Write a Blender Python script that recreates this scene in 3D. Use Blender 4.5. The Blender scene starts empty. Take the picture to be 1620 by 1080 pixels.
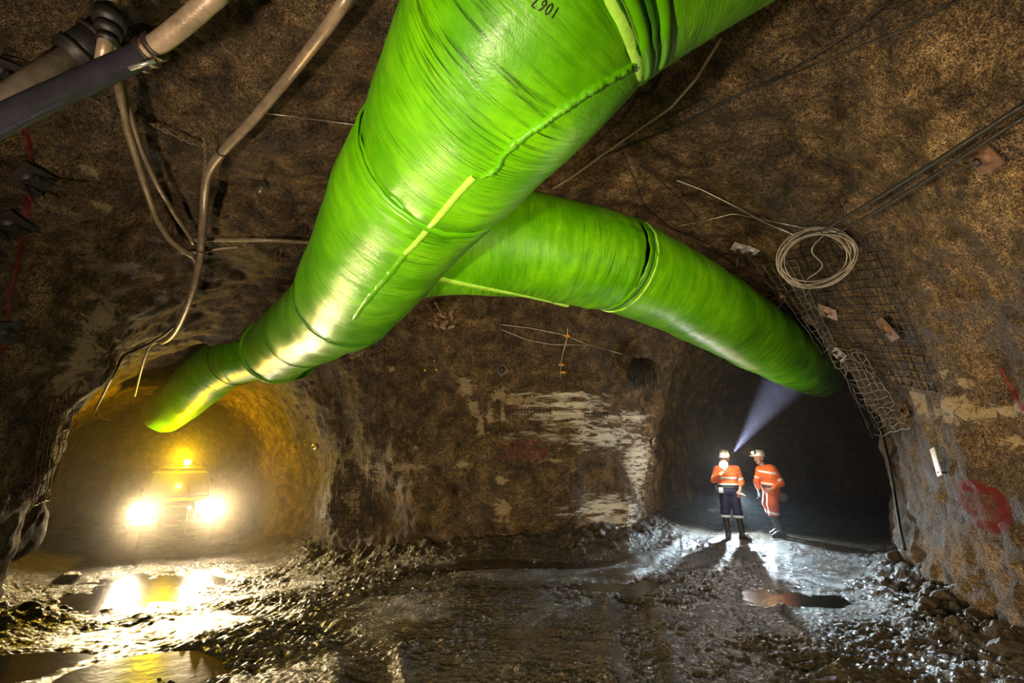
import bpy, bmesh, math, random
import numpy as np
from mathutils import Vector, Matrix, Euler
from mathutils.bvhtree import BVHTree
import openvdb

random.seed(7)
rng = np.random.default_rng(7)
sc = bpy.context.scene
C = bpy.context.collection

# ------------------------------------------------------------------ camera
F = 720.0                                   # focal length in pixels of the 1620 wide frame
PITCH = math.radians(14.2)
EYE = Vector((0, 0, 1.63))
cam_d = bpy.data.cameras.new('camera')
cam_d.sensor_width = 36.0
cam_d.lens = F / 1620 * 36
cam_d.clip_start = 0.05
cam_d.clip_end = 200
cam = bpy.data.objects.new('camera', cam_d)
cam.location = EYE
cam.rotation_euler = (math.pi / 2 + PITCH, 0, 0)
C.objects.link(cam)
sc.camera = cam

# ------------------------------------------------------------------ world and exposure
w = bpy.data.worlds.new('world')
sc.world = w
w.use_nodes = True
w.node_tree.nodes['Background'].inputs[0].default_value = (0.9, 0.75, 0.6, 1)
w.node_tree.nodes['Background'].inputs[1].default_value = 0.006
sc.view_settings.view_transform = 'Standard'
sc.view_settings.look = 'None'
sc.view_settings.exposure = 0.0
sc.view_settings.gamma = 1.0
sc.view_settings.use_curve_mapping = False
sc.cycles.use_denoising = True
sc.cycles.max_bounces = 5
sc.cycles.diffuse_bounces = 3
sc.cycles.glossy_bounces = 2
sc.cycles.volume_bounces = 0
sc.cycles.sample_clamp_indirect = 4.0


def ray_dir(px, py):
    r = (px - 810) / F
    u = (540 - py) / F
    cp, sp = math.cos(PITCH), math.sin(PITCH)
    return Vector((r, cp - sp * u, sp + cp * u))


def at(px, py, z):
    """a point seen at this place of the photo, z metres ahead"""
    return EYE + ray_dir(px, py) * z


def lamp(name, kind, loc, energy, color, size=0.1, target=None, angle=60, blend=0.6):
    d = bpy.data.lights.new(name, kind)
    d.energy = energy
    d.color = color
    if kind == 'AREA':
        d.size = size
    else:
        d.shadow_soft_size = size
    if kind == 'SPOT':
        d.spot_size = math.radians(angle)
        d.spot_blend = blend
    o = bpy.data.objects.new(name, d)
    o.location = loc
    if target is not None:
        o.rotation_euler = (Vector(target) - Vector(loc)).to_track_quat('-Z', 'Y').to_euler()
    C.objects.link(o)
    return o


# light painting from where the photographer stands
lamp('hand_lamp_left', 'SPOT', (-1.9, 0.2, 0.9), 800, (1.0, 0.80, 0.56), 0.10, (0.2, 6, 3.6), 130, 0.8)
lamp('hand_lamp_right', 'SPOT', (2.2, 0.6, 0.9), 400, (1.0, 0.78, 0.52), 0.12, (5.0, 5.5, 3.0), 120, 0.9)
lamp('hand_lamp_centre', 'SPOT', (0.2, -0.6, 1.2), 1050, (1.0, 0.77, 0.42), 0.15, (0.2, 9, 2.8), 70, 0.9)
# strobe behind the first worker
BACK = at(1161, 778, 10.5)
lamp('strobe_back', 'SPOT', BACK, 1150, (0.72, 0.91, 1.0), 0.04, BACK + Vector((-1.2, -3.2, -2.9)), 135, 1.0)
# vehicle lights
TRUCK = at(276, 805, 11.45)
TRUCK.z -= 0.95
tdir = Vector((-TRUCK.x, -TRUCK.y, 0)).normalized()
tside = Vector((-tdir.y, tdir.x, 0))
for s in (-1, 1):
    p = TRUCK + tside * 0.70 * s + tdir * 0.12 + Vector((0, 0, 0.95))
    lamp('headlight_beam', 'SPOT', p, 1100, (1.0, 0.76, 0.44), 0.16, p + tdir * 8 - Vector((0, 0, 0.8)) + tside * 1.0 * s, 120, 0.8)
for s in (-1, 1):
    p = TRUCK + tside * 0.70 * s + tdir * 0.36 + Vector((0, 0, 0.95))
    lamp('high_beam', 'SPOT', p, 1900, (1.0, 0.75, 0.42), 0.14, (0.7, 4.3, 0.4), 54, 0.9)
lamp('beacon_light', 'POINT', TRUCK - tdir * 1.2 + Vector((0, 0, 2.22)), 560, (1.0, 0.60, 0.005), 0.07)
CAP1 = at(1158, 717, 9.36)
CAP2 = at(1213, 719, 9.45)
BEAM_TO = at(1305, 510, 16)
lamp('cap_beam', 'SPOT', at(1162, 714, 9.55), 13000, (0.68, 0.72, 1.0), 0.03, BEAM_TO, 18, 0.9)


# ------------------------------------------------------------------ noise
def _hash(ix, iy, iz, seed):
    h = (ix.astype(np.int64) * 374761393 + iy.astype(np.int64) * 668265263 + iz.astype(np.int64) * 2147483647 + seed * 974634777) & 0xffffffff
    h = ((h ^ (h >> 13)) * 1274126177) & 0xffffffff
    h = ((h ^ (h >> 16)) * 2246822519) & 0xffffffff
    return (h ^ (h >> 15)) & 0xffffffff


def noise3(p, seed=0):
    """value noise in -1..1 with quintic easing; p is (n,3)"""
    i = np.floor(p)
    f = p - i
    i = i.astype(np.int64)
    u = f * f * f * (f * (f * 6 - 15) + 10)
    out = 0
    for dx in (0, 1):
        wx = u[:, 0] if dx else 1 - u[:, 0]
        for dy in (0, 1):
            wy = u[:, 1] if dy else 1 - u[:, 1]
            for dz in (0, 1):
                wz = u[:, 2] if dz else 1 - u[:, 2]
                h = _hash(i[:, 0] + dx, i[:, 1] + dy, i[:, 2] + dz, seed)
                g = (h & 1023) / 511.5 - 1
                g2 = ((h >> 10) & 1023) / 511.5 - 1
                g3 = ((h >> 20) & 1023) / 511.5 - 1
                out = out + wx * wy * wz * (g * (f[:, 0] - dx) + g2 * (f[:, 1] - dy) + g3 * (f[:, 2] - dz))
    return out * 1.4


def fbm(p, scale, octaves=4, seed=0, gain=0.5):
    a, s, out = 1.0, 1.0 / scale, 0
    for o in range(octaves):
        out = out + a * noise3(p * s + 17.3 * o, seed + o)
        a *= gain
        s *= 2.03
    return out


def sstep(a, b, x):
    t = np.clip((x - a) / (b - a), 0, 1)
    return t * t * (3 - 2 * t)


# ------------------------------------------------------------------ object helpers
def tag(o, label=None, cat=None, group=None, kind=None):
    if label: o['label'] = label
    if cat: o['category'] = cat
    if group: o['group'] = group
    if kind: o['kind'] = kind
    return o


def link_mesh(name, verts, faces, m, parent=None, smooth=True):
    me = bpy.data.meshes.new(name)
    me.from_pydata([tuple(v) for v in verts], [], [tuple(int(i) for i in f) for f in faces])
    if smooth:
        me.polygons.foreach_set('use_smooth', [True] * len(me.polygons))
    if m: me.materials.append(m)
    o = bpy.data.objects.new(name, me)
    C.objects.link(o)
    if parent:
        o.parent = parent
    return o


def link_bm(name, bm, m, parent=None, smooth=False):
    me = bpy.data.meshes.new(name)
    bmesh.ops.recalc_face_normals(bm, faces=bm.faces)
    bm.to_mesh(me)
    bm.free()
    if smooth:
        me.polygons.foreach_set('use_smooth', [True] * len(me.polygons))
    if m: me.materials.append(m)
    o = bpy.data.objects.new(name, me)
    C.objects.link(o)
    if parent:
        o.parent = parent
    return o


def thing(name, label, cat, loc=(0, 0, 0), rot=(0, 0, 0), group=None):
    o = bpy.data.objects.new(name, None)
    o.location = loc
    o.rotation_euler = rot
    o.empty_display_size = 0.1
    C.objects.link(o)
    return tag(o, label, cat, group)


class MB:
    """collects tubes, boxes and lathes, then builds them as one mesh"""
    def __init__(s):
        s.v, s.f = [], []

    def add(s, v, f):
        b = len(s.v)
        s.v += [Vector(x) for x in v]
        s.f += [[i + b for i in q] for q in f]
        return s

    def tube(s, pts, r, n=8, cap=True):
        pts = [Vector(p) for p in pts]
        rs = r if isinstance(r, (list, tuple)) else [r] * len(pts)
        b = len(s.v)
        t = (pts[1] - pts[0]).normalized()
        a = t.orthogonal().normalized()
        for i, p in enumerate(pts):
            t2 = (pts[min(i + 1, len(pts) - 1)] - pts[max(i - 1, 0)])
            if t2.length > 1e-9: t2.normalize()
            else: t2 = t
            a = (a - t2 * a.dot(t2))
            a = a.normalized() if a.length > 1e-6 else t2.orthogonal().normalized()
            c = t2.cross(a)
            for k in range(n):
                q = 2 * math.pi * k / n
                s.v.append(p + (a * math.cos(q) + c * math.sin(q)) * rs[i])
            t = t2
        for i in range(len(pts) - 1):
            for k in range(n):
                k2 = (k + 1) % n
                s.f.append([b + i * n + k, b + i * n + k2, b + (i + 1) * n + k2, b + (i + 1) * n + k])
        if cap:
            s.f.append([b + k for k in range(n)][::-1])
            e = b + (len(pts) - 1) * n
            s.f.append([e + k for k in range(n)])
        return s

    def box(s, c, d, M=None, bev=0.0):
        bm = bmesh.new()
        bmesh.ops.create_cube(bm, size=1)
        for v in bm.verts: v.co = Vector((v.co.x * d[0], v.co.y * d[1], v.co.z * d[2]))
        if bev > 0:
            bmesh.ops.bevel(bm, geom=list(bm.edges), offset=bev, segments=2, affect='EDGES', profile=0.6)
        M = M or Matrix.Identity(4)
        bm.verts.index_update()
        vs = [M @ (v.co + Vector(c)) for v in bm.verts]
        fs = [[v.index for v in f.verts] for f in bm.faces]
        bm.free()
        return s.add(vs, fs)

    def lathe(s, prof, M=None, n=20):
        M = M or Matrix.Identity(4)
        b = len(s.v)
        for (r, z) in prof:
            for k in range(n):
                q = 2 * math.pi * k / n
                s.v.append(M @ Vector((r * math.cos(q), r * math.sin(q), z)))
        for i in range(len(prof) - 1):
            for k in range(n):
                k2 = (k + 1) % n
                s.f.append([b + i * n + k, b + i * n + k2, b + (i + 1) * n + k2, b + (i + 1) * n + k])
        s.f.append([b + k for k in range(n)][::-1])
        e = b + (len(prof) - 1) * n
        s.f.append([e + k for k in range(n)])
        return s

    def build(s, name, m, parent=None, smooth=True, auto=None):
        o = link_mesh(name, s.v, s.f, m, parent, smooth)
        if auto and smooth:
            o.data.set_sharp_from_angle(angle=math.radians(auto))
        return o


def catmull(P, n=8):
    P = [Vector(p) for p in P]
    P = [P[0] * 2 - P[1]] + P + [P[-1] * 2 - P[-2]]
    out = []
    for i in range(1, len(P) - 2):
        for k in range(n):
            t = k / n
            a, b, c, d = P[i - 1], P[i], P[i + 1], P[i + 2]
            out.append(0.5 * ((2 * b) + (c - a) * t + (2 * a - 5 * b + 4 * c - d) * t * t + (3 * b - a - 3 * c + d) * t ** 3))
    out.append(P[-2])
    return out


# ------------------------------------------------------------------ materials
def new_mat(name):
    m = bpy.data.materials.new(name)
    m.use_nodes = True
    nt = m.node_tree
    return m, nt, nt.nodes['Principled BSDF']


def N(nt, t, **kw):
    n = nt.nodes.new(t)
    for k, v in kw.items():
        setattr(n, k, v)
    return n


def tex_noise(nt, scale, detail=4, rough=0.6, vec=None, dist=0.0):
    n = N(nt, 'ShaderNodeTexNoise')
    n.inputs['Scale'].default_value = scale
    n.inputs['Detail'].default_value = detail
    n.inputs['Roughness'].default_value = rough
    n.inputs['Distortion'].default_value = dist
    if vec is not None: nt.links.new(vec, n.inputs['Vector'])
    return n


def ramp(nt, src, stops):
    r = N(nt, 'ShaderNodeValToRGB')
    while len(r.color_ramp.elements) < len(stops): r.color_ramp.elements.new(0.5)
    for e, (p, c) in zip(r.color_ramp.elements, stops):
        e.position = p
        e.color = (c[0], c[1], c[2], 1) if isinstance(c, (tuple, list)) else (c, c, c, 1)
    nt.links.new(src, r.inputs[0])
    return r


def mixc(nt, fac, a, b, mode='MIX'):
    m = N(nt, 'ShaderNodeMix', data_type='RGBA', blend_type=mode)
    for sock, v in ((m.inputs[0], fac), (m.inputs[6], a), (m.inputs[7], b)):
        if hasattr(v, 'is_output'): nt.links.new(v, sock)
        elif isinstance(v, (int, float)): sock.default_value = v
        else: sock.default_value = (*v, 1)
    return m.outputs[2]


def math_n(nt, op, a, b=0.0):
    m = N(nt, 'ShaderNodeMath', operation=op)
    for i, v in enumerate((a, b)):
        if hasattr(v, 'is_output'): nt.links.new(v, m.inputs[i])
        else: m.inputs[i].default_value = v
    return m.outputs[0]


def bump(nt, height, strength, dist, prev=None):
    b = N(nt, 'ShaderNodeBump')
    b.inputs['Strength'].default_value = strength
    b.inputs['Distance'].default_value = dist
    nt.links.new(height, b.inputs['Height'])
    if prev is not None: nt.links.new(prev, b.inputs['Normal'])
    return b.outputs[0]


def mat(name, col, rough=0.5, metal=0.0, bmp=0.0, bscale=60, var=0.25, spec=None, coat=0.0):
    m, nt, b = new_mat(name)
    tc = N(nt, 'ShaderNodeTexCoord')
    n = tex_noise(nt, bscale * 0.25, 5, 0.65, tc.outputs['Object'])
    c = mixc(nt, ramp(nt, n.outputs[0], [(0.3, 0.0), (0.7, 1.0)]).outputs[0],
             tuple(x * (1 - var) for x in col), tuple(min(1, x * (1 + var)) for x in col))
    nt.links.new(c, b.inputs['Base Color'])
    b.inputs['Roughness'].default_value = rough
    b.inputs['Metallic'].default_value = metal
    if coat: b.inputs['Coat Weight'].default_value = coat
    if bmp:
        n2 = tex_noise(nt, bscale, 3, 0.6, tc.outputs['Object'])
        nt.links.new(bump(nt, n2.outputs[0], bmp, 0.01), b.inputs['Normal'])
    return m


def emit(name, col, strength):
    m, nt, b = new_mat(name)
    b.inputs['Base Color'].default_value = (*col, 1)
    b.inputs['Emission Color'].default_value = (*col, 1)
    b.inputs['Emission Strength'].default_value = strength
    return m


def make_rock():
    m, nt, b = new_mat('shotcrete')
    tc = N(nt, 'ShaderNodeTexCoord')
    P = tc.outputs['Object']
    big = tex_noise(nt, 0.55, 5, 0.62, P)
    mid = tex_noise(nt, 3.2, 6, 0.7, P, 0.3)
    fine = tex_noise(nt, 24, 4, 0.75, P)
    grit = tex_noise(nt, 85, 2, 0.6, P)
    c = ramp(nt, mid.outputs[0], [(0.34, (0.018, 0.011, 0.005)), (0.50, (0.092, 0.058, 0.026)), (0.66, (0.23, 0.150, 0.072))])
    c2 = mixc(nt, ramp(nt, big.outputs[0], [(0.38, 0.0), (0.62, 1.0)]).outputs[0], c.outputs[0], (0.062, 0.045, 0.036))
    c2 = mixc(nt, 0.55, c2, c.outputs[0])
    # ochre seepage
    oc = tex_noise(nt, 1.3, 5, 0.7, P)
    c2 = mixc(nt, math_n(nt, 'MULTIPLY', ramp(nt, oc.outputs[0], [(0.56, 0.0), (0.68, 1.0)]).outputs[0], 0.55), c2, (0.20, 0.115, 0.035))
    # speckle
    sp = ramp(nt, grit.outputs[0], [(0.36, 0.25), (0.5, 1.0), (0.64, 2.2)])
    c2 = mixc(nt, 1.0, c2, sp.outputs[0], 'MULTIPLY')
    fp = ramp(nt, fine.outputs[0], [(0.36, 0.42), (0.48, 0.95), (0.64, 1.65)])
    c2 = mixc(nt, 1.0, c2, fp.outputs[0], 'MULTIPLY')
    # pale splashes, and light painted on rock lips, carried by the mesh
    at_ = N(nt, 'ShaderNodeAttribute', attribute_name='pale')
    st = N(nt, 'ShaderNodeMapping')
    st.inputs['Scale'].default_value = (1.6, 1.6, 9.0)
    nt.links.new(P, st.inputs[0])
    lit_streak = tex_noise(nt, 1.6, 6, 0.7, st.outputs[0], 0.6)
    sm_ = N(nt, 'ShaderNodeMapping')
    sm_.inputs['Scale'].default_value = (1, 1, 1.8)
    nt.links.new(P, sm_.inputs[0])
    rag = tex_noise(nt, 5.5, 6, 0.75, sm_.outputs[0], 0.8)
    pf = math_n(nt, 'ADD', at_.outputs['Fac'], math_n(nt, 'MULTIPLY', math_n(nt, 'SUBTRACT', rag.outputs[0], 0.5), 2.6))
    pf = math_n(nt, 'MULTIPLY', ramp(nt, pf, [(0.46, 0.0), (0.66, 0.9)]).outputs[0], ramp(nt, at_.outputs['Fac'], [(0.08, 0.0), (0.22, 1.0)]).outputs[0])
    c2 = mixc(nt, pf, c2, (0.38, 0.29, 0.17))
    a2 = N(nt, 'ShaderNodeAttribute', attribute_name='lit_streak')  # white light grazing the middle wall, put into its colour
    sf = math_n(nt, 'ADD', math_n(nt, 'MULTIPLY', a2.outputs['Fac'], 0.30), lit_streak.outputs[0])
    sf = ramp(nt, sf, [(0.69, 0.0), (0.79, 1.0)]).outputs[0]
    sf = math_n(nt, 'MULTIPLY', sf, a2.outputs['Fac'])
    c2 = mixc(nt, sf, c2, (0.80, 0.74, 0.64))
    a3 = N(nt, 'ShaderNodeAttribute', attribute_name='redpaint')
    rf = math_n(nt, 'ADD', a3.outputs['Fac'], math_n(nt, 'MULTIPLY', math_n(nt, 'SUBTRACT', fine.outputs[0], 0.5), 0.8))
    c2 = mixc(nt, ramp(nt, rf, [(0.5, 0.0), (0.62, 1.0)]).outputs[0], c2, (0.12, 0.009, 0.011))
    nt.links.new(c2, b.inputs['Base Color'])
    nt.links.new(ramp(nt, mid.outputs[0], [(0.35, 0.58), (0.65, 0.85)]).outputs[0], b.inputs['Roughness'])
    b.inputs['Specular IOR Level'].default_value = 0.3
    n1 = bump(nt, mid.outputs[0], 0.9, 0.10)
    n2 = bump(nt, fine.outputs[0], 0.9, 0.028, n1)
    n3 = bump(nt, grit.outputs[0], 0.8, 0.010, n2)
    nt.links.new(n3, b.inputs['Normal'])
    return m


def make_mud():
    m, nt, b = new_mat('wet_mud')
    tc = N(nt, 'ShaderNodeTexCoord')
    P = tc.outputs['Object']
    big = tex_noise(nt, 0.9, 5, 0.6, P)
    fine = tex_noise(nt, 30, 4, 0.7, P)
    grit = tex_noise(nt, 95, 2, 0.6, P)
    c = ramp(nt, fine.outputs[0], [(0.3, (0.020, 0.015, 0.009)), (0.7, (0.12, 0.090, 0.055))])
    nt.links.new(c.outputs[0], b.inputs['Base Color'])
    r = ramp(nt, big.outputs[0], [(0.40, 0.18), (0.62, 0.36)])
    nt.links.new(r.outputs[0], b.inputs['Roughness'])
    b.inputs['Specular IOR Level'].default_value = 0.6
    vo = N(nt, 'ShaderNodeTexVoronoi', feature='SMOOTH_F1')
    vo.inputs['Scale'].default_value = 26
    nt.links.new(P, vo.inputs['Vector'])
    sm = ramp(nt, big.outputs[0], [(0.36, 0.12), (0.52, 1.0)]).outputs[0]
    hh = math_n(nt, 'ADD', math_n(nt, 'MULTIPLY', vo.outputs['Distance'], -0.9), fine.outputs[0])
    n2 = bump(nt, math_n(nt, 'MULTIPLY', hh, sm), 1.0, 0.07)
    n3 = bump(nt, grit.outputs[0], 0.8, 0.012, n2)
    nt.links.new(n3, b.inputs['Normal'])
    return m


def make_duct_mat():
    m, nt, b = new_mat('green_duct_fabric')
    uv = N(nt, 'ShaderNodeUVMap')
    mp = N(nt, 'ShaderNodeMapping')
    mp.inputs['Scale'].default_value = (3.6, 0.8, 1)
    nt.links.new(uv.outputs[0], mp.inputs[0])
    ring = tex_noise(nt, 2.0, 6, 0.7, mp.outputs[0], 0.4)
    mp2 = N(nt, 'ShaderNodeMapping')
    mp2.inputs['Scale'].default_value = (30, 0.7, 1)
    nt.links.new(uv.outputs[0], mp2.inputs[0])
    thread = tex_noise(nt, 2.5, 4, 0.7, mp2.outputs[0])
    tc = N(nt, 'ShaderNodeTexCoord')
    blot = tex_noise(nt, 1.6, 6, 0.65, tc.outputs['Object'])
    c = ramp(nt, ring.outputs[0], [(0.28, (0.075, 0.32, 0.0)), (0.50, (0.16, 0.56, 0.0)), (0.74, (0.27, 0.74, 0.004))])
    c2 = mixc(nt, ramp(nt, blot.outputs[0], [(0.36, 0.0), (0.60, 1.0)]).outputs[0], (0.085, 0.37, 0.0), c.outputs[0])
    dirt = ramp(nt, thread.outputs[0], [(0.34, 0.18), (0.50, 1.0)])
    dm = math_n(nt, 'MULTIPLY', 1.0, 1.0)
    bl2 = tex_noise(nt, 0.9, 4, 0.6, tc.outputs['Object'])
    df = ramp(nt, bl2.outputs[0], [(0.42, 0.0), (0.58, 1.0)])
    c3 = mixc(nt, df.outputs[0], c2, mixc(nt, 1.0, c2, dirt.outputs[0], 'MULTIPLY'))
    nt.links.new(c3, b.inputs['Base Color'])
    nt.links.new(ramp(nt, blot.outputs[0], [(0.3, 0.30), (0.7, 0.46)]).outputs[0], b.inputs['Roughness'])
    nn = bump(nt, ring.outputs[0], 0.30, 0.05)
    nn = bump(nt, thread.outputs[0], 0.25, 0.012, nn)
    nt.links.new(nn, b.inputs['Normal'])
    return m


ROCK = make_rock()
MUD = make_mud()
GREEN = make_duct_mat()
PALEGREEN = mat('pale_green_tape', (0.42, 0.85, 0.08), 0.4, 0, 0.4, 40, 0.25)
DARKGREEN = mat('dark_green_fold', (0.03, 0.16, 0.004), 0.45, 0, 0.3, 40, 0.3)
PIPE = mat('dirty_poly_pipe', (0.34, 0.25, 0.17), 0.38, 0.25, 0.3, 30, 0.35)
PIPE2 = mat('dusty_grey_pipe', (0.17, 0.135, 0.10), 0.5, 0.2, 0.3, 30, 0.35)
DPIPE = mat('dark_blue_pipe', (0.035, 0.032, 0.045), 0.32, 0.2, 0.2, 30, 0.3)
BLACKR = mat('black_rubber', (0.018, 0.016, 0.015), 0.5, 0, 0.2, 50, 0.3)
STEEL = mat('galvanised_wire', (0.55, 0.53, 0.50), 0.35, 0.8, 0.2, 80, 0.3)
RUST = mat('rusty_steel', (0.16, 0.085, 0.05), 0.6, 0.5, 0.4, 60, 0.4)
DARKST = mat('dark_steel', (0.05, 0.04, 0.035), 0.5, 0.5, 0.3, 60, 0.3)
PLATE = mat('rust_pink_plate', (0.30, 0.19, 0.14), 0.6, 0.2, 0.4, 40, 0.35)
PLATEW = mat('pale_grey_plate', (0.50, 0.48, 0.50), 0.5, 0.2, 0.3, 40, 0.25)
REDP = mat('red_spray_paint', (0.115, 0.006, 0.008), 0.6, 0, 0.4, 60, 0.4)
DREDP = mat('dark_red_spray_paint', (0.13, 0.007, 0.008), 0.6, 0, 0.4, 60, 0.4)
WHITE = mat('white_tag', (0.72, 0.72, 0.76), 0.4, 0, 0.1, 20, 0.1)
ORANGEP = mat('orange_tag', (0.75, 0.28, 0.03), 0.5, 0, 0.1, 20, 0.2)
YEL = mat('yellow_reflector', (0.8, 0.65, 0.02), 0.35, 0, 0.1, 20, 0.1)
INK = mat('black_marker_ink', (0.01, 0.03, 0.005), 0.6)

# ------------------------------------------------------------------ the cave
PLAN = [(-5.6, -5.0), (-5.9, 0.0), (-6.0, 3.5), (-5.95, 5.3), (-6.25, 6.2), (-7.5, 6.9), (-9.5, 8.7), (-15.5, 15.6), (-17.3, 19.0),
        (-14.6, 21.8), (-10.4, 18.5), (-6.4, 14.0), (-5.2, 12.6), (-4.1, 10.9), (-2.4, 9.9), (-0.6, 9.25), (1.2, 9.2), (2.5, 9.9),
        (3.25, 11.0), (3.7, 12.2), (5.6, 14.4), (8.6, 18.2), (11.4, 21.8),
        (14.2, 19.6), (12.0, 14.3), (8.6, 9.6), (7.1, 7.9), (5.95, 7.35), (5.6, 6.9), (4.95, 5.6), (4.05, 4.0), (3.5, 2.0), (3.5, -5.0)]
VOX = 0.065
X0, X1, Y0, Y1, Z0, Z1 = -19.0, 15.0, -4.6, 24.0, -1.6, 6.2


def poly_sdf(px, py, poly):
    """positive inside"""
    d = np.full(px.shape, 1e9)
    inside = np.zeros(px.shape, bool)
    n = len(poly)
    for i in range(n):
        ax, ay = poly[i]
        bx, by = poly[(i + 1) % n]
        ex, ey = bx - ax, by - ay
        wx, wy = px - ax, py - ay
        t = np.clip((wx * ex + wy * ey) / (ex * ex + ey * ey), 0, 1)
        d = np.minimum(d, (wx - ex * t) ** 2 + (wy - ey * t) ** 2)
        c = (ay > py) != (by > py)
        with np.errstate(divide='ignore', invalid='ignore'):
            xc = ex * (py - ay) / (ey if abs(ey) > 1e-12 else 1e-12) + ax
        inside ^= c & (px < xc)
    return np.where(inside, 1, -1) * np.sqrt(d)


def floor_base(x, y):
    """large scale fall of the road: the left drive goes down"""
    t = -0.61 * x + 0.79 * y            # distance down the left drive
    side = sstep(1.5, -4.5, x)
    z = -0.62 * side * sstep(3.5, 11.0, t)
    z = z - 0.05 * side * np.maximum(t - 12, 0)
    return z


gx = np.arange(X0, X1, VOX)
gy = np.arange(Y0, Y1, VOX)
gz = np.arange(Z0, Z1, VOX)
GX, GY = np.meshgrid(gx, gy, indexing='ij')
D2 = poly_sdf(GX, GY, PLAN)
for _ in range(3):                                # soften the corners of the plan
    k = 2
    acc = np.zeros_like(D2)
    Dp = np.pad(D2, k, mode='edge')
    for a in range(-k, k + 1):
        acc += Dp[k + a:k + a + D2.shape[0], k:-k]
    D2 = acc / (2 * k + 1)
    acc = np.zeros_like(D2)
    Dp = np.pad(D2, k, mode='edge')
    for a in range(-k, k + 1):
        acc += Dp[k:-k, k + a:k + a + D2.shape[1]]
    D2 = acc / (2 * k + 1)
FB = floor_base(GX, GY)
T = -0.61 * GX + 0.79 * GY
SIDE = sstep(0.0, -4.0, GX)
RGT = sstep(2.0, 4.5, GX) * sstep(3.0, 6.0, GY)
HM = 5.05 - 0.35 * SIDE * sstep(8.0, 12.0, T) + 0.5 * RGT    # roof height above the road
R = 2.7 + 1.0 * RGT
F3 = np.empty((len(gx), len(gy), len(gz)), np.float32)
for k, z in enumerate(gz):
    zz = z - FB - (HM - R)
    d = D2 - 0.05 * np.maximum(z - FB, 0)
    inset = np.maximum(R - d, 0)
    up = np.maximum(zz, 0)
    F3[:, :, k] = np.where(zz > 0, R - np.sqrt(inset ** 2 + up ** 2), np.minimum(d, R))
# lips of rock at the two corners, built as rounded ribs
RIBS = [(at(145, 478, 6.1), at(100, 585, 6.25), .20, .36), (at(100, 585, 6.25), at(40, 690, 6.4), .36, .42), (at(40, 690, 6.4), at(-12, 830, 6.5), .42, .55),
        (at(1338, 520, 7.4), at(1395, 595, 7.35), .30, .36), (at(1395, 595, 7.35), at(1445, 700, 7.2), .36, .38), (at(1445, 700, 7.2), at(1475, 850, 7.0), .38, .40),
        (at(1255, 425, 7.6), at(1338, 520, 7.4), .25, .30)]
for (a_, b_, ra_, rb_) in RIBS:
    m_ = 1.0
    sl = []
    for i_, (g_, o_) in enumerate(((gx, X0), (gy, Y0), (gz, Z0))):
        lo_ = int((min(a_[i_], b_[i_]) - m_ - o_) / VOX); hi_ = int((max(a_[i_], b_[i_]) + m_ - o_) / VOX)
        sl.append(slice(max(0, lo_), min(len(g_), hi_)))
    QX, QY, QZ = np.meshgrid(gx[sl[0]], gy[sl[1]], gz[sl[2]], indexing='ij')
    e_ = b_ - a_
    t_ = np.clip(((QX - a_.x) * e_.x + (QY - a_.y) * e_.y + (QZ - a_.z) * e_.z) / e_.length_squared, 0, 1)
    dd = np.sqrt((QX - a_.x - e_.x * t_) ** 2 + (QY - a_.y - e_.y * t_) ** 2 + (QZ - a_.z - e_.z * t_) ** 2) - (ra_ + (rb_ - ra_) * t_)
    old = F3[sl[0], sl[1], sl[2]]
    h_ = np.clip(.5 + .5 * (old - dd) / .25, 0, 1)
    F3[sl[0], sl[1], sl[2]] = old + (dd - old) * h_ - .25 * h_ * (1 - h_)
# f > 0 in the void; the level set wants negative inside the void
F3 = np.clip(-F3, -3 * VOX, 3 * VOX)
grid = openvdb.FloatGrid(3 * VOX)
grid.copyFromArray(F3)
pts, quads = grid.convertToQuads(isovalue=0.0)
del F3
pts = np.array(pts, dtype=np.float64) * VOX + np.array([X0, Y0, Z0])
quads = np.array(quads, dtype=np.int64)


def vnormals(p, q):
    n = np.cross(p[q[:, 2]] - p[q[:, 0]], p[q[:, 3]] - p[q[:, 1]])
    out = np.zeros_like(p)
    for i in range(4):
        np.add.at(out, q[:, i], n)
    return out / np.maximum(np.linalg.norm(out, axis=1, keepdims=True), 1e-12)


nr = vnormals(pts, quads)
# orientation: normals must point into the void (towards the camera region)
probe = np.argmin(np.linalg.norm(pts - np.array([0, 9.2, 1.5]), axis=1))
if nr[probe, 1] > 0:
    quads = quads[:, ::-1]
    nr = -nr
disp = 0.30 * fbm(pts, 2.3, 2, 3) + 0.09 * fbm(pts, 0.8, 4, 11) + 0.045 * fbm(pts, 0.24, 2, 23) + 0.022 * noise3(pts / 0.13, 29)
ridge = 1 - np.abs(fbm(pts * np.array([0.6, 0.6, 1.5]), 1.5, 3, 31)) * 1.6
disp -= 0.10 * np.clip(ridge - 0.75, 0, 1)
low = sstep(1.0, 0.0, pts[:, 2] - floor_base(pts[:, 0], pts[:, 1]))
disp += low * 0.10 * fbm(pts, 0.35, 3, 41)
pts = pts + nr * disp[:, None]
nr = vnormals(pts, quads)
cave = BVHTree.FromPolygons(pts.tolist(), quads.tolist())


def hit(px, py, tree=None):
    d = ray_dir(px, py).normalized()
    r = (tree or cave).ray_cast(EYE, d)
    if r[0] is None:
        return EYE + d * 8, -d
    n = r[1]
    if n.dot(d) > 0: n = -n
    return r[0], n


# masks painted on the surface: pale splashes, plus light coloured onto lips and streaks
def blob(px, py, rx, ry=None, rot=0.0):
    """a blob on the wall, size given in photo pixels at that distance"""
    p, n = hit(px, py)
    dist = (p - EYE).length
    return (p, rx * dist / F, (ry or rx) * dist / F)


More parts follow.
